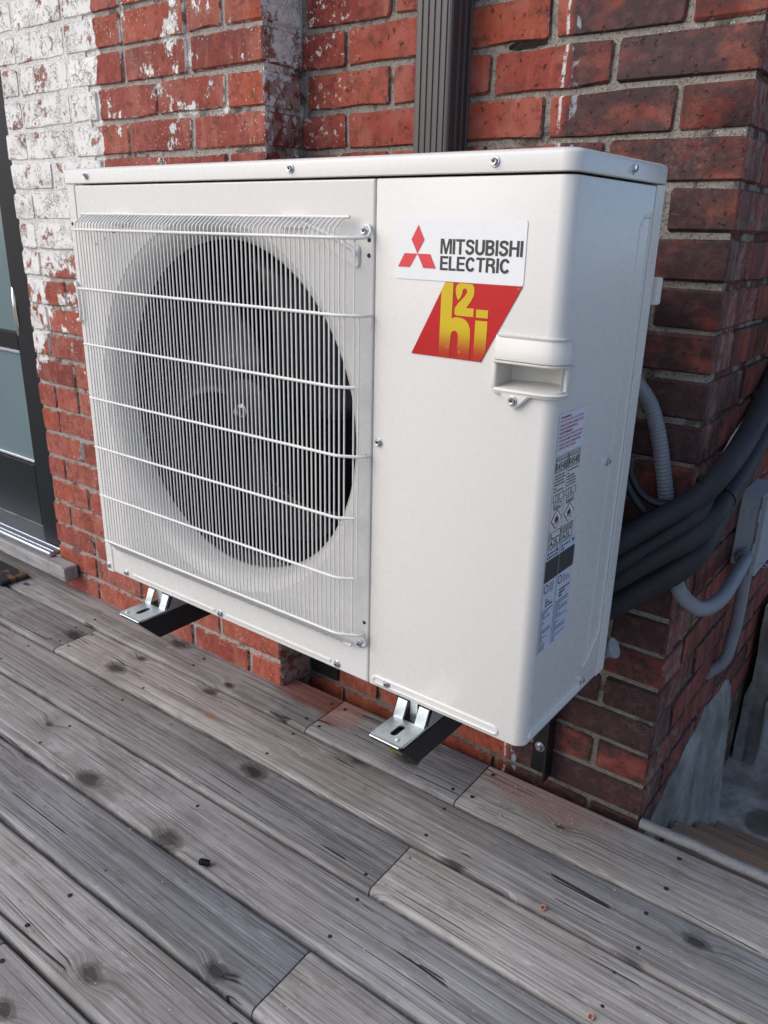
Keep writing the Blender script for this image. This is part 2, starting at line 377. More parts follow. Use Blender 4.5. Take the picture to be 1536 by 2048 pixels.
def spline(pts, n):
    P = [Vector(p) for p in pts]; P = [P[0] * 2 - P[1]] + P + [P[-1] * 2 - P[-2]]; out = []
    for i in range(1, len(P) - 2):
        for k in range(n):
            t = k / n; a, b, c, d = P[i - 1:i + 3]
            out.append(.5 * ((2 * b) + (c - a) * t + (2 * a - 5 * b + 4 * c - d) * t * t + (3 * b - a - 3 * c + d) * t ** 3))
    out.append(P[-2]); return out
def tube(bm, pts, r, n=8, rf=None, cap=True):
    """tube through pts; rf(i) gives the radius of ring i"""
    P = [Vector(p) for p in pts]; rings = []; up = None
    for i, p in enumerate(P):
        t = (P[min(i + 1, len(P) - 1)] - P[max(i - 1, 0)]).normalized()
        if up is None: up = t.orthogonal().normalized()
        up = (up - t * up.dot(t)).normalized(); s = t.cross(up); rr = rf(i) if rf else r
        rings.append([bm.verts.new(p + (up * math.cos(2 * math.pi * k / n) + s * math.sin(2 * math.pi * k / n)) * rr) for k in range(n)])
    for a, b in zip(rings, rings[1:]):
        for k in range(n): bm.faces.new((a[k], a[(k + 1) % n], b[(k + 1) % n], b[k]))
    if cap: bm.faces.new(rings[0][::-1]); bm.faces.new(rings[-1])
def resample(pts, step):
    P = [Vector(p) for p in pts]; out = [P[0]]; acc = 0.0
    for a, b in zip(P, P[1:]):
        L = (b - a).length; d = step - acc
        while d <= L:
            out.append(a.lerp(b, d / L)); d += step
        acc = (acc + L) % step if L else acc
    return out
def prism(bm, pts, axis, a, b):
    """pts are (u,v) in the plane across the axis; a, b are the two ends"""
    def co(u, v, w): return {'x': (w, u, v), 'y': (u, w, v), 'z': (u, v, w)}[axis]
    A = [bm.verts.new(co(u, v, a)) for u, v in pts]; B = [bm.verts.new(co(u, v, b)) for u, v in pts]; n = len(pts)
    bm.faces.new(A); bm.faces.new(B[::-1])
    for i in range(n): bm.faces.new((A[i], B[i], B[(i + 1) % n], A[(i + 1) % n]))
    bmesh.ops.recalc_face_normals(bm, faces=bm.faces[:])
def capsule(bm, p, q, r, h, nrm, flat_in=0.0):
    """raised or pressed oblong on a panel, from p to q"""
    p, q, nrm = Vector(p), Vector(q), Vector(nrm); t = (q - p).normalized(); s = nrm.cross(t); N = 7
    def loop(rr, off):
        L = []
        for k in range(N): a = math.pi / 2 + math.pi * k / (N - 1); L.append(p + (t * math.cos(a) + s * math.sin(a)) * rr + nrm * off)
        for k in range(N): a = -math.pi / 2 + math.pi * k / (N - 1); L.append(q + (t * math.cos(a) + s * math.sin(a)) * rr + nrm * off)
        return [bm.verts.new(c) for c in L]
    prof = [(r, -.0008), (r * .92, h * .55), (r * .68, h)] + ([(r * .5, h), (r * .36, h - flat_in)] if flat_in else [(r * .3, h * 1.12)])
    Ls = [loop(*x) for x in prof]
    for a, b in zip(Ls, Ls[1:]):
        for k in range(2 * N): bm.faces.new((a[k], a[(k + 1) % (2 * N)], b[(k + 1) % (2 * N)], b[k]))
    bm.faces.new(Ls[-1]); bmesh.ops.recalc_face_normals(bm, faces=bm.faces[:])
def lathe(bm, prof, n=24, mat=Matrix()):
    """prof: (radius, height) along local z"""
    rings = []
    for r, z in prof:
        if r < 1e-6: rings.append([bm.verts.new(mat @ Vector((0, 0, z)))])
        else: rings.append([bm.verts.new(mat @ Vector((r * math.cos(2 * math.pi * k / n), r * math.sin(2 * math.pi * k / n), z))) for k in range(n)])
    for a, b in zip(rings, rings[1:]):
        for k in range(n):
            f = [a[k % len(a)], a[(k + 1) % n % len(a)], b[(k + 1) % n % len(b)], b[k % len(b)]]
            f = list(dict.fromkeys(f))
            if len(f) > 2: bm.faces.new(f)
TO = {'-y': Matrix.Rotation(R(90), 4, 'X'), '+x': Matrix.Rotation(R(90), 4, 'Y'), '+z': Matrix()}
def T(x, y, z, d='+z'): return Matrix.Translation((x, y, z)) @ TO[d]

# ================================================================ ground and deck
ZD = -.39; YW = .455; XC = .9976; YP = .348; XP = .1407
bm = bmesh.new(); bmesh.ops.create_grid(bm, x_segments=1, y_segments=1, size=300)
gr = struct(obj('ground', bm, 'floor')); gr.location = (0, 0, -.75)

deck = struct(empty('deck', (.7, 0, ZD))); deck.rotation_euler.z = .022
EDG = [.264, .125, -.012, -.1525, -.289, -.4275]                      # front edges of the rows at x = .7
while len(EDG) < 16: EDG.append(EDG[-1] - .1385)
def board(x0, x1, y0, y1, notch=None):
    """one deck board: flat top, rounded long edges, a very slight cup"""
    t = .03; r = .0095; pr = []
    def arc(cy, cz, a0, a1): return [(cy + r * math.cos(R(a0 + (a1 - a0) * k / 4)), cz + r * math.sin(R(a0 + (a1 - a0) * k / 4))) for k in range(5)]
    dz = random.uniform(-.0016, .0010)
    pr = arc(y1 - r, -r, 0, 90) + [((y0 + y1) / 2, -.0008)] + arc(y0 + r, -r, 90, 180) + [(y0, -t), (y1, -t)]
    bm = bmesh.new(); n = len(pr); L = []
    for x, e in ((x0, .0012), (x0 + .0015, 0), (x1 - .0015, 0), (x1, .0012)):
        L.append([bm.verts.new((x - .7, y, z - e * (z > -.02) + dz)) for y, z in pr])
    for a, b in zip(L, L[1:]):
        for k in range(n): bm.faces.new((a[k], b[k], b[(k + 1) % n], a[(k + 1) % n]))
    bm.faces.new(L[0]); bm.faces.new(L[-1][::-1]); bmesh.ops.recalc_face_normals(bm, faces=bm.faces[:])
    return obj('board', bm, 'wood', deck, 40)
bm = bmesh.new(); lathe(bm, [(.0038, -.003), (.0040, .0006), (.0028, .0011), (0, .0009)], 8); me_screw = mesh_of('screw', bm, 'rust', 40)
JO = [-.90, -.50, -.10, .31, .70, 1.10, 1.50]                          # joists
JOINTS = {0: [.31, .70], 1: [-.444, 1.5], 2: [.70], 3: [-.9], 4: [.70], 5: [-.1], 6: [.31], 7: [1.1], 8: [.70]}
for i, y0 in enumerate(EDG):
    y1 = (EDG[i - 1] - .0070) if i else y0 + .148
    cuts = [-2.2] + JOINTS.get(i, [JO[(i * 3) % 7]]) + [2.4]
    for a, b in zip(cuts, cuts[1:]):
        bd = board(a + .0012, b - .0012, y0, y1); o2 = bd
        if i > 8: continue
        xs = []
        for j in JO:
            if a + .01 < j < b - .01 and not any(abs(j - c) < .05 for c in cuts): xs.append(j)
            if abs(j - a) < .06: xs.append(a + .022)
            if abs(j - b) < .06: xs.append(b - .022)
        for x in xs:
            for f in (.22, .80):
                if random.random() < .08: continue
                yy = y0 + (y1 - y0) * f + random.uniform(-.006, .006)
                if i == 0 and x < XP and f > .5: yy = y0 + .07
                s = link('screw', me_screw, bd)
                s.location = (x + random.uniform(-.009, .009) - .7, yy, -.0006)
for j in JO: bxo('joist', 'stair_wood', deck, j - .72, j - .68, -1.9, .30, -.17, -.0312)

# ================================================================ brick walls
ZT = .8772; C_ = .071
def brick_mesh(Lx, Ly, h, mat, seed, corner=False):
    """a worn brick centred on its own origin; front face towards -y, its outline chipped"""
    rs = random.Random(seed); bm = bmesh.new()
    if corner:
        box(bm, -Lx / 2, Lx / 2, -Ly / 2, Ly / 2, -h / 2, h / 2, bev=.004)
        for v in bm.verts: v.co += Vector([rs.uniform(-.0013, .0013) for _ in range(3)])
    else:
        def outline(ins, j):
            a, b = Lx / 2 - ins, h / 2 - ins; c = .004
            p = [(-a + c, -b), (-a * .33, -b), (a * .36, -b), (a - c, -b), (a, -b + c), (a, b - c), (a - c, b), (a * .3, b), (-a * .4, b), (-a + c, b), (-a, b - c), (-a, -b + c)]
            return [(x + rs.uniform(-j, j), z + rs.uniform(-j, j)) for x, z in p]
        O = outline(0, .0019); tilt = rs.uniform(-.0012, .0012)
        I = [(x * .975 + rs.uniform(-.0008, .0008), z * .93 + rs.uniform(-.0006, .0006)) for x, z in O]
        for _ in range(rs.choice((0, 1, 1, 2))):
            k = rs.randrange(12); f = rs.uniform(.0015, .004); I[k] = (I[k][0] * (1 - f * 8), I[k][1] * (1 - f * 25)); O[k] = (O[k][0], O[k][1] * (1 - f * 6))
        back = [bm.verts.new((x, Ly / 2, z)) for x, z in O]; mid = [bm.verts.new((x, -Ly / 2 + .0035, z)) for x, z in O]
        fr = [bm.verts.new((x, -Ly / 2 + tilt * x / Lx * 2 + rs.uniform(-.0005, .0005), z)) for x, z in I]
        for A, B in ((back, mid), (mid, fr)):
            for k in range(12): bm.faces.new((A[k], A[(k + 1) % 12], B[(k + 1) % 12], B[k]))
        bm.faces.new(fr); bmesh.ops.recalc_face_normals(bm, faces=bm.faces[:])
    return mesh_of('brick', bm, mat, 35)
BK = {}
def brick(parent, mat, x, y, z, L, D, axis, corner=False, flip=0):
    """axis 'y': a face looking to -y, axis 'x': a face looking to +x"""
    key = (mat, round(L, 3), corner, axis if corner else '', random.randrange(7))
    if key not in BK: BK[key] = brick_mesh(L, D, C_ - .0098, mat, hash(key[1:]) % 9999 if 0 else len(BK) * 13 + 5, corner)
    o = link('brick', BK[key], parent)
    o.location = (x + random.uniform(-.0012, .0012), y, z + random.uniform(-.0014, .0014))
    o.rotation_euler = (0, random.uniform(-.004, .004), R(90) if axis == 'x' else random.uniform(-.004, .004))
    return o
K0, K1 = -7, 19
def zc(k): return ZT - C_ * (k + .5)

wall = empty('brick_wall', (XC, YW, -1.07))
tag(wall, 'dark red and soot-stained brick wall with an outside corner, behind the white heat pump', 'wall')
def local(p, o): o.location = Vector(o.location) - p.location; return o
def core(name, mat, parent, *a): return local(parent, bxo(name, mat, parent, *a))
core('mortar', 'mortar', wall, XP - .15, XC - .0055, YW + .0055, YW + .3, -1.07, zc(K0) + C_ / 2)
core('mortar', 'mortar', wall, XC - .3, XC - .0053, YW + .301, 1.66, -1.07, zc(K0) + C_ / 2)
core('far_wall', 'far_brick', wall, XC - .3, XC - .0003, 1.665, 5.0, -1.07, zc(K0) + C_ / 2)
core('upper_wall', 'far_brick', wall, -3.0, XC, YW, 5.0, zc(K0) + C_ / 2 + .002, 3.4)
SL, HL = .2035, .0985; PT = .2125; DP = .06
def add_b(*a, **k): return local(wall, brick(wall, 'brick', *a, **k))
for k in range(K0, K1):
    z = zc(k); odd = k % 2
    Lc, Dc = (.2075, .1025) if odd else (.1025, .2075)
    add_b(XC - Lc / 2, YW + Dc / 2, z, Lc, Dc, 'y', corner=True)
    x = XC - Lc - .0105
    while x > XP + .02:
        L = min(SL, x - XP) ; L = L if L > .05 else L
        add_b(x - L / 2, YW + DP / 2, z, L if L > .19 else round(L, 2), DP, 'y'); x -= L + .009
    y = YW + Dc + .0105
    while y < 1.62:
        L = SL if y < 1.45 else min(SL, 1.66 - y)
        if L < .04: break
        o = add_b(XC - DP / 2, y + L / 2, z, round(L, 2) if L < .19 else SL, DP, 'x'); y += L + .009

bm = bmesh.new(); rs = random.Random(8)                       # dark sheet painting the shade inside a hole where joint mortar is missing
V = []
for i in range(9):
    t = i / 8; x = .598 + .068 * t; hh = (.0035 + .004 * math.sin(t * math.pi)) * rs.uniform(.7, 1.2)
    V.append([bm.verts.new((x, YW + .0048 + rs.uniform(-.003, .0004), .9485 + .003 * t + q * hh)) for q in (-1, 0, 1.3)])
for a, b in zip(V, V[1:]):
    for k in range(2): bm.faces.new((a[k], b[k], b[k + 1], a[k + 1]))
local(wall, obj('joint_hole_shade', bm, 'hole_shade', wall))
pier = empty('brick_pier', (XP - .4, YP, -1.07))
tag(pier, 'orange-red brick pier with flaking white paint, left of the black downspout', 'brick pier')
core('mortar', 'pier_mortar', pier, -.795, XP - .0055, YP + .0055, YW + .30, -1.07, zc(K0) + C_ / 2)
core('mortar', 'pier_mortar', pier, -.792, -.425, YP + .0022, YP + .0050, .60, zc(K0) + C_ / 2)
core('upper_pier', 'far_brick', pier, -.80, XP, YP, YW - .002, zc(K0) + C_ / 2 + .002, 3.4)
def add_p(*a, **k): return local(pier, brick(pier, 'pier_brick', *a, **k))
for k in range(K0, K1):
    z = zc(k); even = k % 2 == 0
    Lc = .2075 if even else .1025
    add_p(XP - Lc / 2, YP + .1045 / 2, z, Lc, .1045, 'y', corner=True)
    x = XP - Lc - .0105; xl = -.795 - random.uniform(-.006, .008)
    while x > xl + .012:
        L = min(SL, x - xl)
        if x - L - xl < .03: L = x - xl
        if random.random() < .12 and L > .19: L = HL
        add_p(x - L / 2, YP + DP / 2, z, round(L, 2) if L not in (SL, HL) else L, DP, 'y'); x -= L + .009

# ================================================================ door on the left
door = empty('door', (-1.3, .43, -.285))
tag(door, 'dark navy door with frosted glass panes and curved handle, left edge of the scene', 'door')
def D_(name, mat, *a, bev=.003): return local(door, bxo(name, mat, door, *a, bev=bev, smooth=30))
D_('jamb', 'doorframe', -.905, -.799, .362, .50, -.285, 2.0)
D_('stile', 'doorframe', -1.03, -.912, .428, .468, -.2845, 2.0)
D_('rail', 'doorframe', -1.72, -1.031, .429, .467, .292, .345)
D_('rail', 'doorframe', -1.72, -1.031, .429, .467, -.2845, -.075)
D_('stile', 'doorframe', -1.85, -1.721, .428, .468, -.2845, 2.0)
D_('jamb', 'doorframe', -1.96, -1.857, .362, .50, -.285, 2.0)
D_('top_rail', 'doorframe', -1.72, -1.031, .429, .467, 1.6, 2.0)
for a, b in ((-.074, .291), (.346, 1.599)): D_('pane', 'glass', -1.719, -1.032, .440, .452, a, b, bev=.0)
for a, b in ((-.072, -.062), (.279, .289)): D_('glazing_bead', 'alu', -1.718, -1.034, .432, .4395, a, b, bev=.002)
bm = bmesh.new(); hp = spline([(-.945, .428, .545), (-.925, .392, .54), (-.900, .368, .48), (-.895, .362, .42), (-.900, .368, .36), (-.925, .392, .30), (-.945, .428, .295)], 6)
tube(bm, hp, .008, 10); local(door, obj('handle', bm, 'chrome', door, 40))
D_('latch_plate', 'alu', -.946, -.928, .418, .428, .60, .622, bev=.002)
th = D_('threshold', 'alu', -1.95, -.806, .318, .43, -.300, -.286)
for q in range(2): D_('threshold_rib', 'alu', -1.949, -.807, .332 + q * .022, .338 + q * .022, -.2858, -.2835, bev=.001)
sill = tag(bxo('sill_timber', 'wood', None, -1.95, -.70, .300, .3455, -.347, -.302, bev=.004, smooth=30), 'rough grey timber laid under the door threshold at the deck', 'timber')
mat_ = tag(bxo('door_mat', 'coir', None, -1.65, -.905, .205, .297, ZD + .001, ZD + .016, bev=.004), 'brown coir mat with black pattern on the deck below the door', 'door mat')

# ================================================================ downspout
ds = empty('downspout', (.487, .425, .3)); tag(ds, 'dark bronze ribbed metal downspout running up the brick wall', 'downspout')
def rib_profile():
    x0, x1, y0, y1 = .4535, .528, .393, .4525; r = .0065; P = []
    P += [(x0, y1), (x0, y0 + r)] + [(x0 + r - r * math.cos(R(a)), y0 + r - r * math.sin(R(a))) for a in (30, 60)]
    n = 5; W = (x1 - x0 - 2 * r); st = W / n
    for i in range(n):
        a = x0 + r + i * st; P += [(a, y0), (a + st * .55, y0), (a + st * .66, y0 + .0022), (a + st * .9, y0 + .0022)]
    P += [(x1 - r, y0)] + [(x1 - r + r * math.sin(R(a)), y0 + r - r * math.cos(R(a))) for a in (30, 60)] + [(x1, y0 + r)]
    n = 3; st = (y1 - y0 - r) / n
    for i in range(n):
        a = y0 + r + i * st; P += [(x1, a + st * .1), (x1, a + st * .5), (x1 - .002, a + st * .62), (x1 - .002, a + st * .9)]
    P += [(x1, y1)]; return P
bm = bmesh.new(); prism(bm, rib_profile(), 'z', -.35, 2.6); local(ds, obj('pipe', bm, 'spout', ds, 25))
local(ds, bxo('wall_strap', 'spout', ds, .445, .530, .4485, .4545, 1.42, 1.45)); 

# ================================================================ stairwell beyond the corner
st = empty('stairs', (1.5, .7, -.75)); tag(st, 'brown wooden stairs going down past the brick corner to a concrete floor', 'stairs')
for i, (zt, ya, yb) in enumerate(((-.51, .44, .643), (-.63, .60, .826), (-.735, .79, .99))):
    local(st, bxo('tread', 'stair_wood', st, 1.020 + .012 * i, 2.2, ya, yb, zt - .038 if i < 2 else -.7495, zt, bev=.004, smooth=30))
    if i < 2: local(st, bxo('riser', 'stair_wood', st, 1.04, 2.2, ya + .005, ya + .022, zt - .115, zt - .039))
local(st, bxo('stringer', 'stair_wood', st, 2.205, 2.245, .44, 1.0, -.749, -.45))
bm = bmesh.new(); sp = resample([(1.006, .432, ZD + .006), (2.4, .452, ZD + .006)], .05)
tube(bm, [p + Vector((0, random.uniform(-.001, .001), random.uniform(-.001, .001))) for p in sp], .0105, 8)
tag(obj('edge_strip', bm, 'stripe', None, 50), 'pale grey worn nosing strip along the deck edge above the stairs', 'edge strip')
# flared cement base at the foot of the side wall
bm = bmesh.new(); rs = random.Random(3); cols = []
for i in range(15):
    y = .462 + i * .0415; top = -.47 + .115 * min(1, i / 9) + rs.uniform(-.014, .014); row = []
    for j, (dx, f) in enumerate(((.001, 0), (.010, .04), (.018, .35), (.030, .7), (.040, 1.0))):
        row.append(bm.verts.new((XC + dx + (rs.uniform(-.004, .004) if j > 1 else 0), y + rs.uniform(-.006, .006) * (0 < i < 14), top + (-.765 - top) * f)))
    row.append(bm.verts.new((XC - .02, y, -.765))); row.append(bm.verts.new((XC - .02, y, top))); cols.append(row)
for a, b in zip(cols, cols[1:]):
    for k in range(len(a)): bm.faces.new((a[k], b[k], b[(k + 1) % len(a)], a[(k + 1) % len(a)]))
bm.faces.new(cols[0]); bm.faces.new(cols[-1][::-1]); bmesh.ops.recalc_face_normals(bm, faces=bm.faces[:])
tag(obj('cement_plinth', bm, 'parging', None, 35), 'cracked grey cement base at the foot of the brick side wall', 'plinth')
bm = bmesh.new(); box(bm, XC + .003, 1.060, 1.30, 1.60, -.76, -.25); bmesh.ops.subdivide_edges(bm, edges=bm.edges[:], cuts=6, use_grid_fill=True)
for v in bm.verts:
    a = 1 if v.co.z > -.47 else 0
    v.co += Vector((rs.uniform(-.003, .003) + a * .014, rs.uniform(-.005, .005) - a * .03, rs.uniform(-.006, .006))) if v.co.z > -.74 else Vector()
tag(obj('concrete_block', bm, 'concrete', None, 35), 'broken grey concrete buttress against the side wall beyond the stairs', 'concrete block')

# ================================================================ the heat pump
W, H = .95, .751; FX, FZ, FR = .361, .373, .265
U = empty('heat_pump', (.475, .14, 0)); tag(U, 'white outdoor heat pump unit with round fan guard, held off the brick wall on brackets', 'heat pump')
def u(name, bm, mat, smooth=None, parent=None):
    o = obj(name, bm, mat, None, smooth); o.parent = parent or U
    o.location = -U.location; return o if not parent else setattr(o, 'location', (0, 0, 0)) or o
def arc2(cx, cy, r, a0, a1, n): return [(cx + r * math.cos(R(a0 + (a1 - a0) * k / n)), cy + r * math.sin(R(a0 + (a1 - a0) * k / n))) for k in range(n + 1)]
# lid
def lid_outline(i):
    x0, x1, y0, y1, r = -.002 + i, .952 - i, -.0025 + i, .278 - i, .019
    return arc2(x1 - r, y0 + r, r - i * .5, -90, 0, 8) + arc2(x1 - .008, y1 - .008, .008, 0, 90, 3) + arc2(x0 + .008, y1 - .008, .008, 90, 180, 3) + arc2(x0 + .009, y0 + .009, .009, 180, 270, 5)
bm = bmesh.new(); L = []
for ins, z in ((.006, .7268), (.0012, .7262), (0, .7275), (0, .7445), (.0008, .7475), (.0026, .7495), (.006, .7508), (.012, .7512)):
    L.append([bm.verts.new((x, y, z)) for x, y in lid_outline(ins)])
for a, b in zip(L, L[1:]):
    for k in range(len(a)): bm.faces.new((a[k], a[(k + 1) % len(a)], b[(k + 1) % len(a)], b[k]))
bm.faces.new(L[-1]); bm.faces.new(L[0][::-1]); bmesh.ops.recalc_face_normals(bm, faces=bm.faces[:])
u('lid', bm, 'white', 35)
# fan panel with the bell mouth
bm = bmesh.new(); N = 128; x0, x1, z0, z1 = .0265, .6815, .0015, .7238
ang = sorted(set([round(2 * math.pi * k / N, 6) for k in range(N)] + [round(math.atan2(zz - FZ, xx - FX) % (2 * math.pi), 6) for xx in (x0, x1) for zz in (z0, z1)]))
def rect_pt(a, ins):
    c, s = math.cos(a), math.sin(a); t = min([q for q in (((x1 - FX) / c if c > 0 else (x0 - FX) / c) if abs(c) > 1e-9 else 9, ((z1 - FZ) / s if s > 0 else (z0 - FZ) / s) if abs(s) > 1e-9 else 9)])
    x, z = FX + c * t, FZ + s * t
    return (min(max(x, x0 + ins), x1 - ins), min(max(z, z0 + ins), z1 - ins))
LP = []
for ins, y in ((0, .014), (0, .0025), (.0007, .0008), (.0025, 0)): LP.append([bm.verts.new((rect_pt(a, ins)[0], y, rect_pt(a, ins)[1])) for a in ang])
for r, y in ((.3015, 0), (.2998, .0012), (.2978, .0026), (.2945, .0034), (.289, .007), (.2835, .0125), (.2785, .020), (.2745, .030), (.2725, .039), (.272, .044), (.2735, .046), (.279, .047)):
    LP.append([bm.verts.new((FX + r * math.cos(a), y, FZ + r * math.sin(a))) for a in ang])
for a, b in zip(LP, LP[1:]):
    for k in range(len(ang)): bm.faces.new((a[k], a[(k + 1) % len(ang)], b[(k + 1) % len(ang)], b[k]))
bmesh.ops.recalc_face_normals(bm, faces=bm.faces[:])
if sum(f.normal.y for f in bm.faces) > 0: bmesh.ops.reverse_faces(bm, faces=bm.faces[:])
fp = u('fan_panel', bm, 'white', 30)
for p_ in fp.data.polygons:
    if abs(p_.normal.y) > .9995: p_.use_smooth = False
# left corner strip and left side
bm = bmesh.new(); prism(bm, [(.0255, .012), (.0255, .001), (.0245, 0), (.006, 0), (.002, .002), (0, .006), (0, .27), (.003, .27), (.003, .012)], 'z', .0, .7245); u('corner_strip', bm, 'white', 30)
# service panel, wrapping the right corner, with the opening for the grip
r = .017
prof = [(.6838, .014), (.6838, .0025), (.6845, .0008), (.686, 0), (.8745, 0)] + arc2(W - r, r, r, -90, 0, 8) + [(W, .045), (W, .2425), (W - .001, .2435)]
zl = [.0015, .0022, .0045, .4895, .5215, .7215, .7232, .7238]; bm = bmesh.new(); V = []
for iz, z in enumerate(zl):
    e = {0: .0025, 1: .0008, 6: .0006, 7: .0022}.get(iz, 0)
    V.append([bm.verts.new((x - e * (x > .94), y + e * (y < .005), z)) for x, y in prof])
for iz in range(len(zl) - 1):
    for k in range(len(prof) - 1):
        if iz == 3 and 4 <= k < 12: continue
        bm.faces.new((V[iz][k], V[iz][k + 1], V[iz + 1][k + 1], V[iz + 1][k]))
sp_ = u('service_panel', bm, 'white', 35)
bm = bmesh.new(); prism(bm, [(.9475, .246), (.9495, .2455), (.9505, .247), (.9505, .275), (.947, .279), (.60, .279), (.60, .276), (.9475, .276)], 'z', .001, .7242); u('rear_panel', bm, 'white', 30)
bm = bmesh.new(); box(bm, .004, .946, .015, .274, .002, .012); u('base_pan', bm, 'white')
bm = bmesh.new(); box(bm, .03, .66, .225, .262, .02, .72); u('coil', bm, 'fins')
bm = bmesh.new(); box(bm, .662, .668, .03, .262, .015, .72); u('divider', bm, 'dark')
bm = bmesh.new(); box(bm, .004, .028, .016, .262, .015, .72); u('inner_side', bm, 'dark')
bm = bmesh.new(); box(bm, .03, .66, .12, .262, .7205, .7255); u('inner_top', bm, 'dark')
# fan
fan = empty('fan'); fan.parent = U; fan.location = -U.location
bm = bmesh.new(); lathe(bm, [(0, .026), (.030, .025), (.052, .018), (.060, 0), (.060, -.05)], 32, T(FX, .085, FZ, '-y')); u('hub', bm, 'fan', 40, fan)
for b in range(3):
    bm = bmesh.new(); G2 = []
    for i in range(9):
        rr = .055 + (.247 - .055) * i / 8; row = []
        for j in range(9):
            t = j / 8; a = R(b * 120 + 18 + 30 * (i / 8) ** 1.3) + (t - .5) * (1.35 - .45 * (1 - i / 8)); dep = .145 - t * .075 + .02 * math.sin(t * math.pi)
            row.append(bm.verts.new((FX + rr * math.cos(a), dep, FZ + rr * math.sin(a))))
        G2.append(row)
    for a_, b_ in zip(G2, G2[1:]):
        for j in range(8): bm.faces.new((a_[j], a_[j + 1], b_[j + 1], b_[j]))
    o = u('blade', bm, 'fan', 60, fan); md = o.modifiers.new('s', 'SOLIDIFY'); md.thickness = .004
bm = bmesh.new(); lathe(bm, [(.0, .016), (.006, .016), (.0075, .012), (.0075, .004), (.013, .003), (.013, 0), (0, 0)], 6, T(FX, .0585, FZ, '-y')); u('shaft_nut', bm, 'zinc', 20, fan)
# guard
gd = empty('fan_guard'); gd.parent = U; gd.location = -U.location
def wire_mesh(pts, r, n=6): bm = bmesh.new(); tube(bm, pts, r, n); return mesh_of('wire', bm, 'guard', 50)
wp = [(0, -.0125, .6765), (0, -.0155, .6748), (0, -.0285, .6650), (0, -.0302, .6620), (0, -.0305, .6585), (0, -.0305, .0905), (0, -.0302, .0860), (0, -.0285, .0825), (0, -.0145, .0655), (0, -.0115, .0640)]
mw = wire_mesh(wp, .00132)
for i in range(68):
    o = link('wire', mw, gd); o.location.x = .0655 + i * .00857; o.location.y = random.uniform(-.0003, .0003)
ms = wire_mesh([(0, 0, .655), (0, 0, .086)], .0012)
for x, y, c in ((.6475, -.0285, 0), (.6540, -.0255, 0), (.6655, -.0195, 0)):
    o = link('wire', ms, gd); o.location = (x, y, 0)
o = link('wire', wire_mesh([(0, 0, .556), (0, 0, .181)], .0012), gd); o.location = (.6715, -.0165, 0)
BZ = [.6535, .5572, .4625, .3665, .2745, .1805, .0885]
for i, z in enumerate(BZ):
    p = [(.0585, -.0325, z), (.638, -.0325, z)]
    p += [(.648, -.031, z), (.672 - (.004 if i in (2, 4, 5) else 0), -.019, z)]
    if i == 0: p += [(.6765, -.014, z), (.6790, -.0085, z + .002), (.6795, -.0045, z + .008), (.676, -.0035, z + .0145), (.668, -.0035, z + .0150)]
    if i in (1, 3): p += [(.678, -.014, z), (.6805, -.002, z)]
    if i == 6: p += [(.6765, -.015, z), (.679, -.0085, z - .002), (.6795, -.0045, z - .009), (.6795, -.0035, z - .020), (.674, -.0035, z - .0235)]
    q = p if i else [(.046, -.006, z)] + p
    link('cross_bar', mesh_of('cross_bar', (lambda b: (tube(b, q, .0023, 8), b)[1])(bmesh.new()), 'guard', 60), gd)
for y, z, xa, xb in ((-.0110, .6782, .0535, .650), (-.0100, .0622, .046, .657)):
    bm = bmesh.new(); tube(bm, [(xa, y, z), (xb, y, z)], .0022, 8); u('edge_bar', bm, 'guard', 60, gd)
bm = bmesh.new(); tube(bm, spline([(-.020, .02, .563), (.004, -.003, .562), (.0135, -.006, .553), (.016, -.006, .515), (.013, -.006, .500), (.0, -.003, .497), (-.012, .01, .497)], 4), .0032, 8); u('side_grip', bm, 'guard', 60)
# screws
bm = bmesh.new(); lathe(bm, [(.0062, 0), (.0062, .0008), (.0056, .0013), (.0042, .0014)], 18)
hexp = [(.0042, .0010), (.0042, .0040), (.0036, .0048), (.0026, .0046), (.0018, .0042), (0, .0040)]; lathe(bm, hexp, 6)
me_bolt = mesh_of('screw', bm, 'zinc', 25)
bm = bmesh.new(); box(bm, -.0021, .0021, -.00045, .00045, .0038, .00475); box(bm, -.00045, .00045, -.0021, .0021, .0038, .0048); me_cross = mesh_of('screw_slot', bm, 'dark')
def screw(x, y, z, d, tilt=0):
    o = link('screw', me_bolt, U); o.matrix_basis = Matrix.Translation(-U.location) @ T(x, y, z, d) @ Matrix.Rotation(random.uniform(0, 6), 4, 'Z')
    c = link('screw_slot', me_cross, o)
for x in (.069, .540, .853): screw(x, -.0026, .738, '-y')
screw(.952, .155, .738, '+x'); screw(W, .186, .369, '+x'); screw(W, .186, .022, '+x')
for x, z in ((.011, .012), (.070, .012), (.345, .0115), (.620, .0115), (.719, .0135), (.6950, .388), (.669, .662), (.668, .066)): screw(x, -.0003 - .0026 * (x in (.669, .668)), z, '-y')
# holes
bm0 = bmesh.new(); lathe(bm0, [(.0030, 0), (.0026, .0006), (0, .0004)], 10); me_hole = mesh_of('hole', bm0, 'dark', 30)
for x, z in ((.010, .662), (.6735, .651), (.6735, .632), (.6735, .364), (.6735, .103), (.6735, .081), (.009, .066)):
    o = link('hole', me_hole, U); o.matrix_basis = Matrix.Translation(-U.location) @ T(x, -.0002, z, '-y')
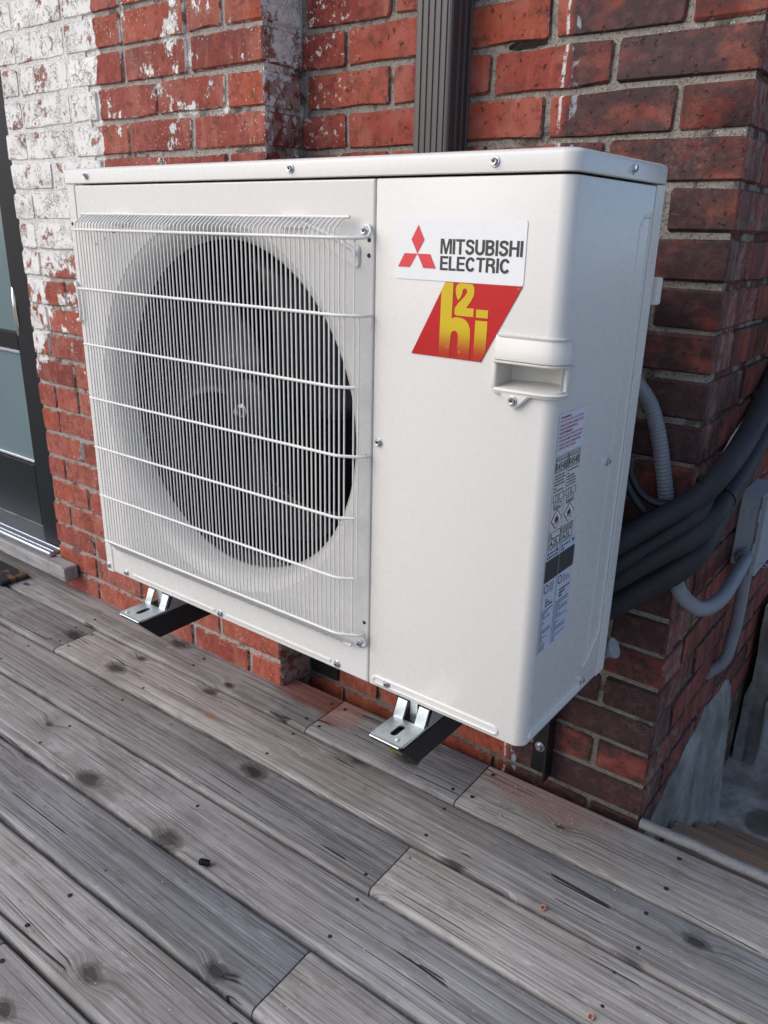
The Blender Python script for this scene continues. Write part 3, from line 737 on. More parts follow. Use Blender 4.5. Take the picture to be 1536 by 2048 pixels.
# pressed ribs
for a, b in ((.094, .328), (.362, .604)): bm = bmesh.new(); capsule(bm, (a, 0, .0125), (b, 0, .0125), .0033, .0016, (0, -1, 0)); u('pressed_rib', bm, 'white', 50)
bm = bmesh.new(); capsule(bm, (.698, 0, .0135), (.905, 0, .0135), .0085, .0019, (0, -1, 0), .0016); u('pressed_rib', bm, 'white', 50)
bm = bmesh.new(); capsule(bm, (W, .022, .0135), (W, .176, .0135), .0075, .0018, (1, 0, 0), .0016); u('pressed_rib', bm, 'white', 50)
bm = bmesh.new(); tube(bm, spline([(W - .0010, .205, .676), (W - .0010, .212, .684), (W - .0010, .226, .6865), (W - .0010, .2345, .6845), (W - .0010, .236, .676), (W - .0010, .236, .5), (W - .0010, .236, .3), (W - .0010, .236, .10), (W - .0010, .233, .086), (W - .0010, .205, .056), (W - .0010, .185, .045)], 5), .0024, 8); u('side_rib', bm, 'white', 60)
bm = bmesh.new(); capsule(bm, (W, .203, .676), (W, .196, .06), .0016, .0005, (1, 0, 0)); u('side_rib', bm, 'white', 60)
# grip at the corner: hood, rim, pocket and screw tab
gp = empty('grip'); gp.parent = U; gp.location = -U.location
def wrap(bm, x0, z0, z1, d0, d1):
    """band round the corner from x0 on the front to the side; d0/d1 how far proud at bottom/top"""
    rows = []
    for z, d in ((z0, -.001), (z0 + .0012, d0), (z0 + .003, d0 + .0006), ((z0 + z1) / 2, (d0 + d1) / 2 + .0008), (z1 - .003, d1 + .0004), (z1 - .0008, d1 * .8), (z1, -.001)):
        pr = [(x0, .002), (x0 + .0012, -d * .7), (x0 + .004, -d), (.93, -d)] + arc2(W - r, r, r + d, -72, -8, 7) + [(W + d, .021), (W + d * .7, .0245), (W - .001, .0255)]
        rows.append([bm.verts.new((x, y, z)) for x, y in pr])
    for a, b in zip(rows, rows[1:]):
        for k in range(len(a) - 1): bm.faces.new((a[k], a[k + 1], b[k + 1], b[k]))
    for L in (rows[0], rows[-1]): bm.faces.new(L)
    bmesh.ops.recalc_face_normals(bm, faces=bm.faces[:])
bm = bmesh.new(); wrap(bm, .8675, .5215, .5505, .0085, .0030); u('hood', bm, 'handle', 50, gp)
bm = bmesh.new(); wrap(bm, .8675, .5180, .5222, .0100, .0095); u('hood_lip', bm, 'handle', 50, gp)
bm = bmesh.new(); wrap(bm, .8700, .5485, .5520, .0045, .0040); u('hood_edge', bm, 'handle', 50, gp)
bm = bmesh.new(); wrap(bm, .8685, .4815, .4895, .0055, .0070); u('rim', bm, 'handle', 50, gp)
bm = bmesh.new(); box(bm, .8665, .8742, -.0062, .002, .4855, .5235, bev=.0025, seg=2); u('rim', bm, 'handle', 50, gp)
bm = bmesh.new(); box(bm, W - .001, W + .006, .0165, .0255, .4855, .5235, bev=.002, seg=2); u('rim', bm, 'handle', 50, gp)
bm = bmesh.new(); fl = [(.8735, -.004), (.935, -.004)] + arc2(W - r, r, r + .004, -75, 0, 6) + [(W + .002, .022), (.945, .040), (.918, .046), (.8735, .034)]
A = [bm.verts.new((x, y, .4890 + max(0, y) * .10)) for x, y in fl]; B = [bm.verts.new((x, y, .5225)) for x, y in fl]
bm.faces.new(A); bm.faces.new(B[::-1])
for k in list(range(8, len(fl))): bm.faces.new((A[k], A[(k + 1) % len(fl)], B[(k + 1) % len(fl)], B[k]))
u('pocket', bm, 'handle', 30, gp)
bm = bmesh.new(); prism(bm, [(.880, .4835), (.8935, .4690), (.8965, .4668), (.9035, .4668), (.9065, .4690), (.921, .4835)], 'y', -.0068, .001); bmesh.ops.bevel(bm, geom=bm.edges[:], offset=.0016, segments=2, affect='EDGES'); u('screw_tab', bm, 'handle', 40, gp)
screw(.899, -.0070, .4757, '-y')
# rear grip and gas fitting behind the unit
bm = bmesh.new(); box(bm, .944, .9565, .2815, .297, .573, .610, bev=.002); u('rear_grip', bm, 'handle', 30)
bm = bmesh.new(); lathe(bm, [(0, 0), (.013, 0), (.016, .004), (.016, .012), (.013, .016), (.013, .028), (.017, .030), (.017, .036), (0, .038)], 16, Matrix.Translation((.925, .30, .012)) @ Matrix.Rotation(R(60), 4, 'Y')); u('gas_valve', bm, 'conduit', 35)
# guard clips pressed out of the panel
for a, b in ((.127, .178), (.520, .570)): bm = bmesh.new(); prism(bm, [(a, .664), (b, .664), (b, .676), (b - .005, .680), (a + .004, .680), (a, .678)], 'y', -.0062, .0005); u('guard_clip', bm, 'guard', 30)
bm = bmesh.new(); prism(bm, [(.560, .6600), (.6560, .6160), (.6590, .6190), (.6595, .6420), (.655, .6465), (.575, .6700)], 'y', -.0035, .0004); bmesh.ops.bevel(bm, geom=bm.edges[:], offset=.0012, segments=2, affect='EDGES'); u('clip_plate', bm, 'guard', 30)
bm = bmesh.new(); tube(bm, [(.560, -.005, .6715), (.612, -.0055, .656), (.6500, -.0055, .6400), (.655, -.005, .633)], .003, 8); u('clip_plate', bm, 'guard', 50)
# row of small drain slots in the upper left of the panel
for i in range(10):
    bm = bmesh.new(); t = i / 9; box(bm, .076 + t * .118 - .0018, .076 + t * .118 + .0018, -.0004, .001, .630 + t * .044 - .0009, .630 + t * .044 + .0012); u('drain_slot', bm, 'dark')

# ---- stickers and print
def card(name, pts, mat, parent, off=.0006, side=False, th=.0005):
    bm = bmesh.new()
    if side: A = [bm.verts.new((W + off, a, b)) for a, b in pts]
    else: A = [bm.verts.new((a, -off, b)) for a, b in pts]
    bm.faces.new(A); bmesh.ops.recalc_face_normals(bm, faces=bm.faces[:]); bm.faces.ensure_lookup_table(); bm.normal_update()
    f = bm.faces[0]; want = Vector((1, 0, 0)) if side else Vector((0, -1, 0))
    if f.normal.dot(want) < 0: f.normal_flip()
    e = bmesh.ops.extrude_face_region(bm, geom=[f]); vs_ = [q for q in e['geom'] if isinstance(q, bmesh.types.BMVert)]
    bmesh.ops.translate(bm, verts=vs_, vec=want * .00025)
    return u(name, bm, mat, None, parent)
def text(name, s, a0, a1, b0, b1, mat, parent, off=.0011, side=False, bold=0.0):
    cu = bpy.data.curves.new('t', 'FONT'); cu.body = s; cu.size = 1.0; cu.offset = bold; cu.resolution_u = 3; cu.space_line = .95
    ob = bpy.data.objects.new('t', cu); COL.objects.link(ob); dg = bpy.context.evaluated_depsgraph_get()
    me = bpy.data.meshes.new_from_object(ob.evaluated_get(dg)); bpy.data.objects.remove(ob)
    xs = [v.co.x for v in me.vertices]; ys = [v.co.y for v in me.vertices]
    kx = (a1 - a0) / (max(xs) - min(xs)); ky = (b1 - b0) / (max(ys) - min(ys)); mx, my = min(xs), min(ys)
    for v in me.vertices:
        a = a0 + (v.co.x - mx) * kx; b = b0 + (v.co.y - my) * ky
        v.co = (W + off, a, b) if side else (a, -off, b)
    me.materials.clear(); me.materials.append(M[mat]); me.name = name
    return link(name, me, parent)
def stroke(pts, t, closed=False):
    """flat band of width t along a 2-D path"""
    P = [Vector(p) for p in pts]; n = len(P); L, Rr = [], []
    for i, p in enumerate(P):
        a = P[i] - P[i - 1] if (i or closed) else P[1] - P[0]; b = P[(i + 1) % n] - P[i] if (i < n - 1 or closed) else a
        a, b = a.normalized(), b.normalized(); m = a + b; m = m.normalized() if m.length > 1e-6 else a
        nn = Vector((-m.y, m.x)); k = t / 2 / max(.5, nn.dot(Vector((-a.y, a.x)))); L.append(p + nn * k); Rr.append(p - nn * k)
    q = [(L[i], L[(i + 1) % n], Rr[(i + 1) % n], Rr[i]) for i in range(n if closed else n - 1)]
    return q
def glyph(c):
    """heavy grotesque capitals: width and list of polygons in a box one unit high"""
    t = .185; h = t / 2; R4 = lambda a, b, c_, d: [(a, b), (c_, b), (c_, d), (a, d)]
    if c == 'I': return t, [R4(0, 0, t, 1)]
    if c == 'M': return .86, [[(0, 0), (t * .92, 0), (t * .92, .74), (.355, 0), (.505, 0), (.86 - t * .92, .74), (.86 - t * .92, 0), (.86, 0), (.86, 1), (.60, 1), (.43, .33), (.26, 1), (0, 1)]]
    if c == 'T': return .64, [R4(.32 - h, 0, .32 + h, 1 - t * .88), R4(0, 1 - t * .88, .64, 1)]
    if c == 'H': return .68, [R4(0, 0, t, 1), R4(.68 - t, 0, .68, 1), R4(t, .44, .68 - t, .60)]
    if c == 'L': return .54, [R4(0, t * .88, t, 1), R4(0, 0, .54, t * .88)]
    if c == 'E': return .60, [R4(0, 0, t, 1), R4(t, 0, .60, t * .88), R4(t, .435, .565, .59), R4(t, 1 - t * .88, .60, 1)]
    if c == 'U': return .68, stroke([(h, 1), (h, .34)] + [(.34 - (.34 - h) * math.cos(R(a)), .34 - (.34 - h) * math.sin(R(a))) for a in range(15, 180, 15)] + [(.68 - h, .34), (.68 - h, 1)], t)
    if c == 'C': return .70, stroke([(.36 + (.36 - h) * math.cos(R(a)), .5 + (.5 - h) * math.sin(R(a))) for a in range(32, 331, 14)], t)
    if c == 'S': return .64, stroke([(.555, .70), (.53, .83), (.44, .895), (.32, .91), (.20, .89), (.125, .81), (.115, .71), (.165, .62), (.32, .55), (.46, .49), (.535, .40), (.54, .27), (.48, .16), (.34, .092), (.20, .11), (.115, .19), (.09, .315)], t * .95)
    if c == 'B': return .64, [R4(0, 0, t, 1)] + stroke([(t, 1 - h * .9), (.38, 1 - h * .9), (.49, .86), (.525, .75), (.49, .635), (.38, .545), (t, .545)], t * .9) + stroke([(t, .51), (.38, .51), (.50, .44), (.545, .30), (.50, .16), (.38, h * .9), (t, h * .9)], t * .9)
    if c == 'R': return .68, [R4(0, 0, t, 1)] + stroke([(t, 1 - h * .9), (.40, 1 - h * .9), (.52, .86), (.555, .735), (.52, .60), (.40, .51), (t, .51)], t * .9) + stroke([(.42, .47), (.535, .38), (.565, .22), (.58, 0)], t)
def word(s_, a0, a1, b0, b1, parent):
    x = 0; out = []
    for c in s_:
        wd, ps = glyph(c); out.append((x, ps)); x += wd + .055
    k = (a1 - a0) / (x - .055); kz = b1 - b0
    for x0_, ps in out:
        bm = bmesh.new()
        for i, p in enumerate(ps):
            bm.faces.new([bm.verts.new((a0 + (x0_ + q[0]) * k, -.00105 - .00002 * i, b0 + q[1] * kz)) for q in p])
        u('letter', bm, 'print_grey', None, parent)
def rrect(a0, a1, b0, b1, r): return arc2(a1 - r, b1 - r, r, 0, 90, 3) + arc2(a0 + r, b1 - r, r, 90, 180, 3) + arc2(a0 + r, b0 + r, r, 180, 270, 3) + arc2(a1 - r, b0 + r, r, 270, 360, 3)
stk = u('brand_sticker', (lambda b: b)(bmesh.new()), 'sticker')
bpy.data.objects.remove(stk)
def sticker_root(name, pts, mat, side=False, off=.0006):
    o = card(name, pts, mat, None, off, side); return o
S1 = sticker_root('brand_sticker', rrect(.716, .8985, .6065, .6775, .003), 'sticker'); S1['label'] = 'white sticker with red three-diamond emblem and dark lettering'
for pts in ([(.7509, .6703), (.7600, .6537), (.7503, .6372), (.7409, .6537)], [(.7309, .6371), (.7499, .6371), (.7395, .6208), (.7213, .6208)], [(.7505, .6371), (.7694, .6371), (.7783, .6206), (.7600, .6206)]): card('emblem', pts, 'print_red', S1, .0011)
word('MITSUBISHI', .7838, .8950, .6380, .6553, S1); word('ELECTRIC', .7842, .8798, .6192, .6356, S1)
S2 = sticker_root('logo_sticker', [(.7934, .6061), (.8982, .6061), (.8490, .5152), (.7455, .5152)], 'logo_red'); S2['label'] = 'red slanted sticker with yellow lettering'
card('lettering', [(.7938, .6055), (.8052, .6055), (.8047, .5635), (.8085, .5650), (.8129, .5656), (.8190, .5650), (.8248, .5630), (.8290, .5590), (.8316, .5530), (.8323, .5464), (.8323, .5156), (.8145, .5156), (.8152, .5424), (.8140, .5470), (.8118, .5488), (.8095, .5492), (.8072, .5484), (.8053, .5464), (.8043, .5413), (.8040, .5156), (.7878, .5156), (.7883, .5955)], 'logo_yellow', S2, .0011)
card('lettering', [(.8097, .6026), (.8133, .6055), (.8239, .6055), (.8316, .6049), (.8340, .6025), (.8348, .5993), (.8345, .5922), (.8310, .5857), (.8248, .5773), (.8354, .5773), (.8354, .5675), (.8108, .5675), (.8083, .5699), (.8087, .5761), (.8138, .5829), (.8220, .5906), (.8251, .5956), (.8240, .5990), (.8209, .5999), (.8186, .5980), (.8180, .5928), (.8154, .5878), (.8122, .5857), (.8100, .5907), (.8086, .597)], 'logo_yellow', S2, .0011)
card('lettering', [(.8388, .5767), (.8552, .5767), (.8552, .5673), (.8388, .5673)], 'logo_yellow', S2, .0011); card('lettering', [(.8386, .5638), (.8552, .5638), (.8550, .5274), (.8490, .5156), (.8380, .5156)], 'logo_yellow', S2, .0011)
text('lettering', 'TM', .8906, .8950, .6022, .6040, 'logo_yellow', S2)
# labels on the side panel
S3 = sticker_root('warning_label', [(.0175, .4625), (.0895, .4625), (.0895, .4120), (.0175, .4120)], 'warnlab', True); S3['label'] = 'small white warning label with red lettering'
WL = [('WARNING:', 0, .030, 1), ('RISK OF ELECTRIC SHOCK. CAN CAUSE INJURY', 0, .066, 0), ('OR DEATH: DISCONNECT ALL REMOTE ELECTRIC', 0, .066, 0), ('POWER SUPPLIES BEFORE SERVICING.', 0, .050, 0), ('AVERTISSEMENT:', 0, .038, 1),
      ('RISQUE DE CHOCS ELECTRIQUES PEUT CAUSER', 0, .066, 0), ('DES BLESSURES, MEME ENTRAINER LA MORT.', 0, .066, 0), ('COUPER LES SOURCES D\'ALIMENTATION', 0, .062, 0), ('A DISTANCE AVANT LE SERVICE.', 0, .050, 0)]
for i, (s_, a, b, bo) in enumerate(WL): text('lettering', s_, .0200, .0200 + b, .4562 - i * .0048, .4594 - i * .0048, 'warn', S3, .0011, True, .02 if bo else .008)
def frame(parent, a0, a1, b0, b1, t, mat='print_grey', off=.0009):
    for q in (((a0, b0), (a1, b0), (a1, b0 + t), (a0, b0 + t)), ((a0, b1 - t), (a1, b1 - t), (a1, b1), (a0, b1)), ((a0, b0 + t), (a0 + t, b0 + t), (a0 + t, b1 - t), (a0, b1 - t)), ((a1 - t, b0 + t), (a1, b0 + t), (a1, b1 - t), (a1 - t, b1 - t))):
        card('frame', q, mat, parent, off, True)
def bars(parent, a0, a1, b1, n, dz, h, mat='print_grey', seed=0):
    """lines of print too small to read"""
    rs = random.Random(seed)
    for i in range(n):
        a = a0
        bm = bmesh.new()
        while a < a1 - .004:
            l = min(rs.uniform(.003, .011), a1 - a)
            z = b1 - i * dz; vs_ = [bm.verts.new((W + .0011, p, q)) for p, q in ((a, z), (a + l, z), (a + l, z + h), (a, z + h))]; bm.faces.new(vs_); a += l + .0014
            if rs.random() < .16: break
        u('print_line', bm, mat, None, parent)
for c, a in enumerate((.0175, .0535)):
    S = sticker_root('refrigerant_label', [(a, .4105), (a + .0345, .4105), (a + .0345, .2885), (a, .2885)], 'white', True, .0004); S['label'] = 'clear label with refrigerant marking and flame diamond'
    frame(S, a + .001, a + .0335, .3895, .4092, .0006); text('lettering', 'REFRIGERANT', a + .003, a + .0315, .4035, .4068, 'print_grey', S, .0011, True); text('lettering', 'R454B', a + .0025, a + .032, .3912, .4018, 'print_grey', S, .0011, True)
    bars(S, a + .002, a + .033, .3848, 6, .0040, .0014, seed=c)
    for k_ in range(2):
        frame(S, a + .003 + k_ * .016, a + .016 + k_ * .0155, .3512, .3610, .0006)
    card('pictogram', [(a + .0095, .3515), (a + .0098, .3515), (a + .0098, .3608), (a + .0095, .3608)], 'print_grey', S, .0010, True)
    frame(S, a + .006, a + .028, .3410, .3490, .0006); bars(S, a + .009, a + .025, .3440, 2, .0025, .0012, seed=c + 9)
    m_ = (a + .0172, .3270); d_ = .0150
    bm = bmesh.new(); o_ = [(m_[0] - d_, m_[1]), (m_[0], m_[1] - d_ * .9), (m_[0] + d_, m_[1]), (m_[0], m_[1] + d_ * .9)]; i_ = [(m_[0] + (p - m_[0]) * .86, m_[1] + (q - m_[1]) * .86) for p, q in o_]
    VO = [bm.verts.new((W + .0011, p, q)) for p, q in o_]; VI = [bm.verts.new((W + .0011, p, q)) for p, q in i_]
    for k_ in range(4): bm.faces.new((VO[k_], VO[(k_ + 1) % 4], VI[(k_ + 1) % 4], VI[k_]))
    u('hazard_diamond', bm, 'warn', None, S)
    card('diamond_field', i_, 'sticker', S, .0009, True)
    card('flame', [(m_[0] - .0045, m_[1] - .0035), (m_[0] + .0045, m_[1] - .0035), (m_[0] + .0050, m_[1] + .001), (m_[0] + .0030, m_[1] + .003), (m_[0] + .0022, m_[1] + .001), (m_[0] + .0005, m_[1] + .0068), (m_[0] - .0018, m_[1] + .0015), (m_[0] - .0035, m_[1] + .0038), (m_[0] - .0052, m_[1] + .0005)], 'print_grey', S, .0013, True)
    card('flame', [(m_[0] - .0050, m_[1] - .0060), (m_[0] + .0050, m_[1] - .0060), (m_[0] + .0050, m_[1] - .0050), (m_[0] - .0050, m_[1] - .0050)], 'print_grey', S, .0013, True)
    frame(S, a + .001, a + .0335, .2892, .3110, .0006); bars(S, a + .004, a + .031, .3070, 3, .0030, .0014, seed=c + 4); text('lettering', 'A2L', a + .004, a + .029, .2900 + .0014, .3000 - .0006, 'print_grey', S, .0011, True)
    z1, z0 = .2865, .1400; a0, a1 = a - .001 + c * .004, a + .036 + c * .012
    S = sticker_root('rating_label', [(a0, z0), (a1, z0), (a1, z1), (a0, z1)], 'lab', True); S['label'] = 'long pale blue rating plate with black header band'
    card('emblem', [(a0 + .003, .2805), (a0 + .007, .2805), (a0 + .005, .2850)], 'print_grey', S, .0011, True)
    bars(S, a0 + .009, a1 - .012, .2815, 1, .004, .0018, seed=c + 20); bars(S, a0 + .002, a1 - .004, .2762, 1, .004, .0020, seed=c + 21)
    card('emblem', [(a1 - .011, .2825), (a1 - .007, .2800), (a1 - .003, .2825), (a1 - .007, .2850)], 'print_grey', S, .0011, True)
    card('header_band', [(a0, .2435), (a1, .2435), (a1, .2735), (a0, .2735)], 'print_grey', S, .0010, True)
    bars(S, a0 + .003, a1 - .012, .2640, 1, .004, .0058, 'lab', c + 22); bars(S, a0 + .003, a1 - .006, .2570, 3, .0042, .0011, 'lab', c + 23)
    bm = bmesh.new(); lathe(bm, [(.0062, 0), (.0062, .0003), (.0048, .0003), (.0048, 0)], 20, T(W + .0009, a0 + .0085, .2335, '+x')); u('mark', bm, 'print_grey', None, S)
    bars(S, a0 + .018, a1 - .003, .2375, 4, .0036, .0012, seed=c + 30)
    bars(S, a0 + .010, a1 - .004, .2160, 3, .0046, .0026, seed=c + 31); bars(S, a0 + .002, a1 - .004, .2010, 14, .0036, .0014, seed=c + 32)
    bars(S, a0 + .002, a1 - (.018 if c == 0 else .006), .1500 - .0005, 3, .0034, .0013, seed=c + 33)

# ================================================================ wall bracket
BR = empty('wall_bracket', (.45, .40, -.36)); tag(BR, 'black steel wall bracket carrying the heat pump above the deck', 'bracket')
def b_(name, bm, mat, smooth=None): o = obj(name, bm, mat, BR, smooth); o.location = -BR.location; return o
ARM = ((.131, .195), (.737, .797))
for i, (xa, xb) in enumerate(ARM):
    yb = YP - .003 if i == 0 else YW - .006
    bm = bmesh.new(); prism(bm, [(-.066, -.0365), (yb, -.0365), (yb, -.080), (-.024, -.080)], 'x', xb - .005, xb - .001); b_('arm', bm, 'blackmetal')
    bm = bmesh.new(); box(bm, xa + .001, xb - .0055, -.062, yb, -.0402, -.0365); b_('arm', bm, 'blackmetal')
for xa, xb, y1 in ((.150, .235, YW - .001), (.765, .808, YW - .001)):
    bm = bmesh.new(); box(bm, xa, xb, y1 - .005, y1, -.388, .12); b_('rail', bm, 'blackmetal')
    if xa > .5:
        bm = bmesh.new(); prism(bm, [(YW - .0062, -.388), (YW - .034, -.388), (YW - .034, .05), (YW - .0062, .10)], 'x', xb - .004, xb); b_('rail', bm, 'blackmetal')
bm = bmesh.new(); box(bm, .13, .235, YP - .0025, YP - .0005, -.16, .08); b_('rail', bm, 'blackmetal')
bm = bmesh.new(); lathe(bm, [(0, 0), (.011, 0), (.011, .0015), (.0065, .0016), (.0065, .007), (.005, .009), (0, .009)], 12, T(.781, YW - .0062, -.327, '-y')); b_('anchor_bolt', bm, 'zinc', 30)
# galvanised feet
for i, (xa, xb) in enumerate(ARM):
    F = empty('mounting_foot', ((xa + xb) / 2, -.03, -.034)); tag(F, ('small' if 0 else 'galvanised slotted foot under the ' + ('fan end' if i == 0 else 'service panel end') + ' of the heat pump'), 'foot', 'mounting feet')
    def f_(name, bm, mat='galv', smooth=30): o = obj(name, bm, mat, F, smooth); o.location = -F.location; return o
    x0, x1, zt = xa + .001, xb - .003, -.0300; sx, r_ = (x0 + x1) / 2, .0055
    # plate with a slotted hole
    bm = bmesh.new(); slot = arc2(sx, -.0245, r_, 0, 180, 8) + arc2(sx, -.0430, r_, 180, 360, 8)
    cx, cy = sx, -.034; X0, X1, Y0, Y1 = x0, x1, -.0630, -.006
    def sq(p):
        dx, dy = p[0] - cx, p[1] - cy; t = min([q for q in ((X1 - cx) / dx if dx > 1e-9 else 99, (X0 - cx) / dx if dx < -1e-9 else 99, (Y1 - cy) / dy if dy > 1e-9 else 99, (Y0 - cy) / dy if dy < -1e-9 else 99)]); return (cx + dx * t, cy + dy * t)
    aa = sorted([(math.atan2(p[1] - cy, p[0] - cx), p, sq(p)) for p in slot] + [(math.atan2(c[1] - cy, c[0] - cx), None, c) for c in ((X0, Y0), (X1, Y0), (X1, Y1), (X0, Y1))], key=lambda t: t[0])
    pin = [p for _, p, _ in aa if p]
    ins, outs = [], []
    for a_, p, q in aa:
        if p is None:
            near = min(pin, key=lambda s: abs(((math.atan2(s[1] - cy, s[0] - cx) - a_) + math.pi) % (2 * math.pi) - math.pi)); p = near
        ins.append(p); outs.append(q)
    n = len(ins)
    def ring(pts, z): return [bm.verts.new((x, y, z)) for x, y in pts]
    oi, ot, ob_ = ring(outs, zt), ring(ins, zt), ring(ins, zt - .003); oo = ring(outs, zt - .003)
    for k_ in range(n):
        k2 = (k_ + 1) % n
        for q in ((oi[k_], oi[k2], ot[k2], ot[k_]), (ot[k_], ot[k2], ob_[k2], ob_[k_]), (oo[k_], oo[k2], oi[k2], oi[k_])):
            bm.faces.new(q)
    bmesh.ops.remove_doubles(bm, verts=bm.verts[:], dist=1e-6); bmesh.ops.recalc_face_normals(bm, faces=bm.faces[:])
    f_('slotted_plate', bm)
    bm = bmesh.new(); box(bm, x0 - .002, x1 - .004, -.0645, -.0600, -.0362, -.0336, bev=.0008); f_('front_lip', bm)
    for xa_, xb_ in ((x0, x0 + .017), (x1 - .017, x1)):                 # the two tabs that rise to the base pan
        bm = bmesh.new(); prism(bm, [(-.0075, zt - .002), (-.0075, zt), (.0045, -.0040), (.030, -.0035), (.030, -.0065), (.0070, -.0065), (-.0035, zt - .002)], 'x', xa_, xb_); f_('tab', bm)
    bm = bmesh.new(); box(bm, x0 + .0205, x1 - .0225, .0075, .0100, -.038, -.0008); f_('centre_tongue', bm)
    bm = bmesh.new(); prism(bm, [(-.060, -.0335), (.06, -.0335), (.06, -.0015), (.018, -.0015), (.004, -.0290), (-.060, -.0315)], 'x', x1 + .0003, x1 + .0020); f_('flange', bm)
    bm = bmesh.new(); lathe(bm, [(0, .0028), (.0025, .0025), (.0042, .0012), (.0044, 0)], 12, Matrix.Translation((sx + (.013 if i else -.018), -.0560 + .004 * i, zt))); f_('rivet', bm)

# ================================================================ pipes, conduits, electrical box
PIPES = [('black foam-insulated pipe, topmost of the four bending round the brick corner', .0185, [(.80, .285, .13), (.893, .31, .172), (.921, .33, .19), (.962, .365, .226), (1.016, .405, .272), (1.040, .437, .310), (1.046, .537, .348), (1.050, .628, .410), (1.050, .733, .485), (1.05, .90, .60), (1.05, 1.05, .70)]),
         ('black foam-insulated pipe, second from top of the four behind the unit', .0172, [(.80, .30, .08), (.889, .33, .13), (.922, .345, .152), (.966, .375, .188), (1.010, .397, .230), (1.0235, .42, .254), (1.0195, .545, .276), (1.0185, .663, .320), (1.0185, .80, .40), (1.018, 1.0, .52)]),
         ('black foam-insulated pipe, third from top of the four behind the unit', .0168, [(.80, .30, .04), (.893, .33, .099), (.921, .345, .120), (.973, .367, .167), (1.024, .39, .212), (1.042, .425, .243), (1.045, .49, .268), (1.045, .605, .306), (1.045, .73, .365), (1.045, .88, .45), (1.045, 1.05, .55)]),
         ('thick black foam-insulated pipe, lowest of the four behind the unit', .0215, [(.78, .31, -.005), (.885, .34, .046), (.911, .36, .064), (.973, .385, .117), (1.012, .402, .155), (1.029, .43, .185), (1.0245, .521, .215), (1.0235, .66, .262), (1.0235, .82, .35), (1.0235, 1.0, .47)])]
for lab, rr, pts in PIPES:
    bm = bmesh.new(); sp = spline(pts, 8); rs = random.Random(lab)
    j = [rr * (1 + rs.uniform(-.02, .02)) for _ in sp]
    tube(bm, sp, rr, 20, lambda i: j[i]); tag(obj('insulated_pipe', bm, 'foam', None, 60), lab, 'pipe', 'insulated pipes')
def conduit(name, pts, rr, lab, parent=None):
    bm = bmesh.new(); sp = resample(spline(pts, 10), .0016)
    tube(bm, sp, rr, 16, lambda i: rr * (1.0, 1.05, 1.05, .96)[i % 4]); o = obj(name, bm, 'conduit', parent, 50)
    return tag(o, lab, 'conduit', 'grey conduits')
conduit('flexible_conduit', [(.84, .32, .475), (.870, .35, .470), (.890, .385, .455), (.905, .405, .435), (.922, .420, .405), (.938, .428, .359), (.953, .432, .300), (.966, .434, .244), (.980, .434, .186), (.995, .432, .127), (1.015, .432, .092), (1.043, .455, .068), (1.053, .54, .060), (1.046, .66, .058), (1.034, .775, .046), (1.028, .812, .040)], .0125, 'grey flexible conduit looping from behind the unit to the grey box')
conduit('flexible_conduit', [(1.026, .855, .02), (1.027, .852, -.03), (1.026, .860, -.10), (1.022, .868, -.17), (1.015, .855, -.225), (.985, .83, -.262)], .0125, 'grey flexible conduit dropping from the grey box into the brick wall')
for lab, pts in (('thin black cable hanging behind the unit, nearer the grey conduit', [(.86, .32, .41), (.893, .35, .395), (.906, .37, .345), (.918, .378, .300), (.938, .380, .272), (.965, .385, .259), (.995, .395, .262)]), ('thin black cable hanging behind the unit, nearer its side panel', [(.86, .31, .37), (.892, .34, .365), (.905, .36, .320), (.918, .366, .285), (.941, .37, .255), (.965, .385, .228)])):
    bm = bmesh.new(); tube(bm, spline(pts, 8), .0068, 12); tag(obj('cable', bm, 'cable', None, 60), lab, 'cable', 'black cables')
bm = bmesh.new(); tube(bm, spline([(1.021, .80, .50), (1.021, .737, .432), (1.022, .668, .386), (1.021, .613, .363), (1.023, .55, .349), (1.021, .517, .328), (1.021, .483, .314)], 6), .0016, 6)
tag(obj('thin_wire', bm, 'sticker', None, 60), 'thin pale wire running beside the black pipes on the side wall', 'wire')
def ring_tie(c, axis, rr, lab):
    bm = bmesh.new(); q = Vector(axis).to_track_quat('Z', 'Y').to_matrix().to_4x4(); Mx = Matrix.Translation(c) @ q
    lathe(bm, [(rr, -.0028), (rr + .0014, -.0028), (rr + .0014, .0028), (rr, .0028), (rr, -.0028)], 24, Mx)
    r0 = box(bm, -.004, .004, -.003, .003, -.004, .004); bmesh.ops.transform(bm, matrix=Mx @ Matrix.Translation((0, rr + .003, 0)), verts=r0)
    tag(obj('cable_tie', bm, 'cable', None, 30), lab, 'cable tie', 'cable ties')
ring_tie((1.028, .418, .290), (.45, .55, .6), .0192, 'black cable tie round the topmost pipe at the corner')
ring_tie((1.0445, .475, .263), (.05, .9, .35), .0175, 'black cable tie round the third pipe beyond the corner')
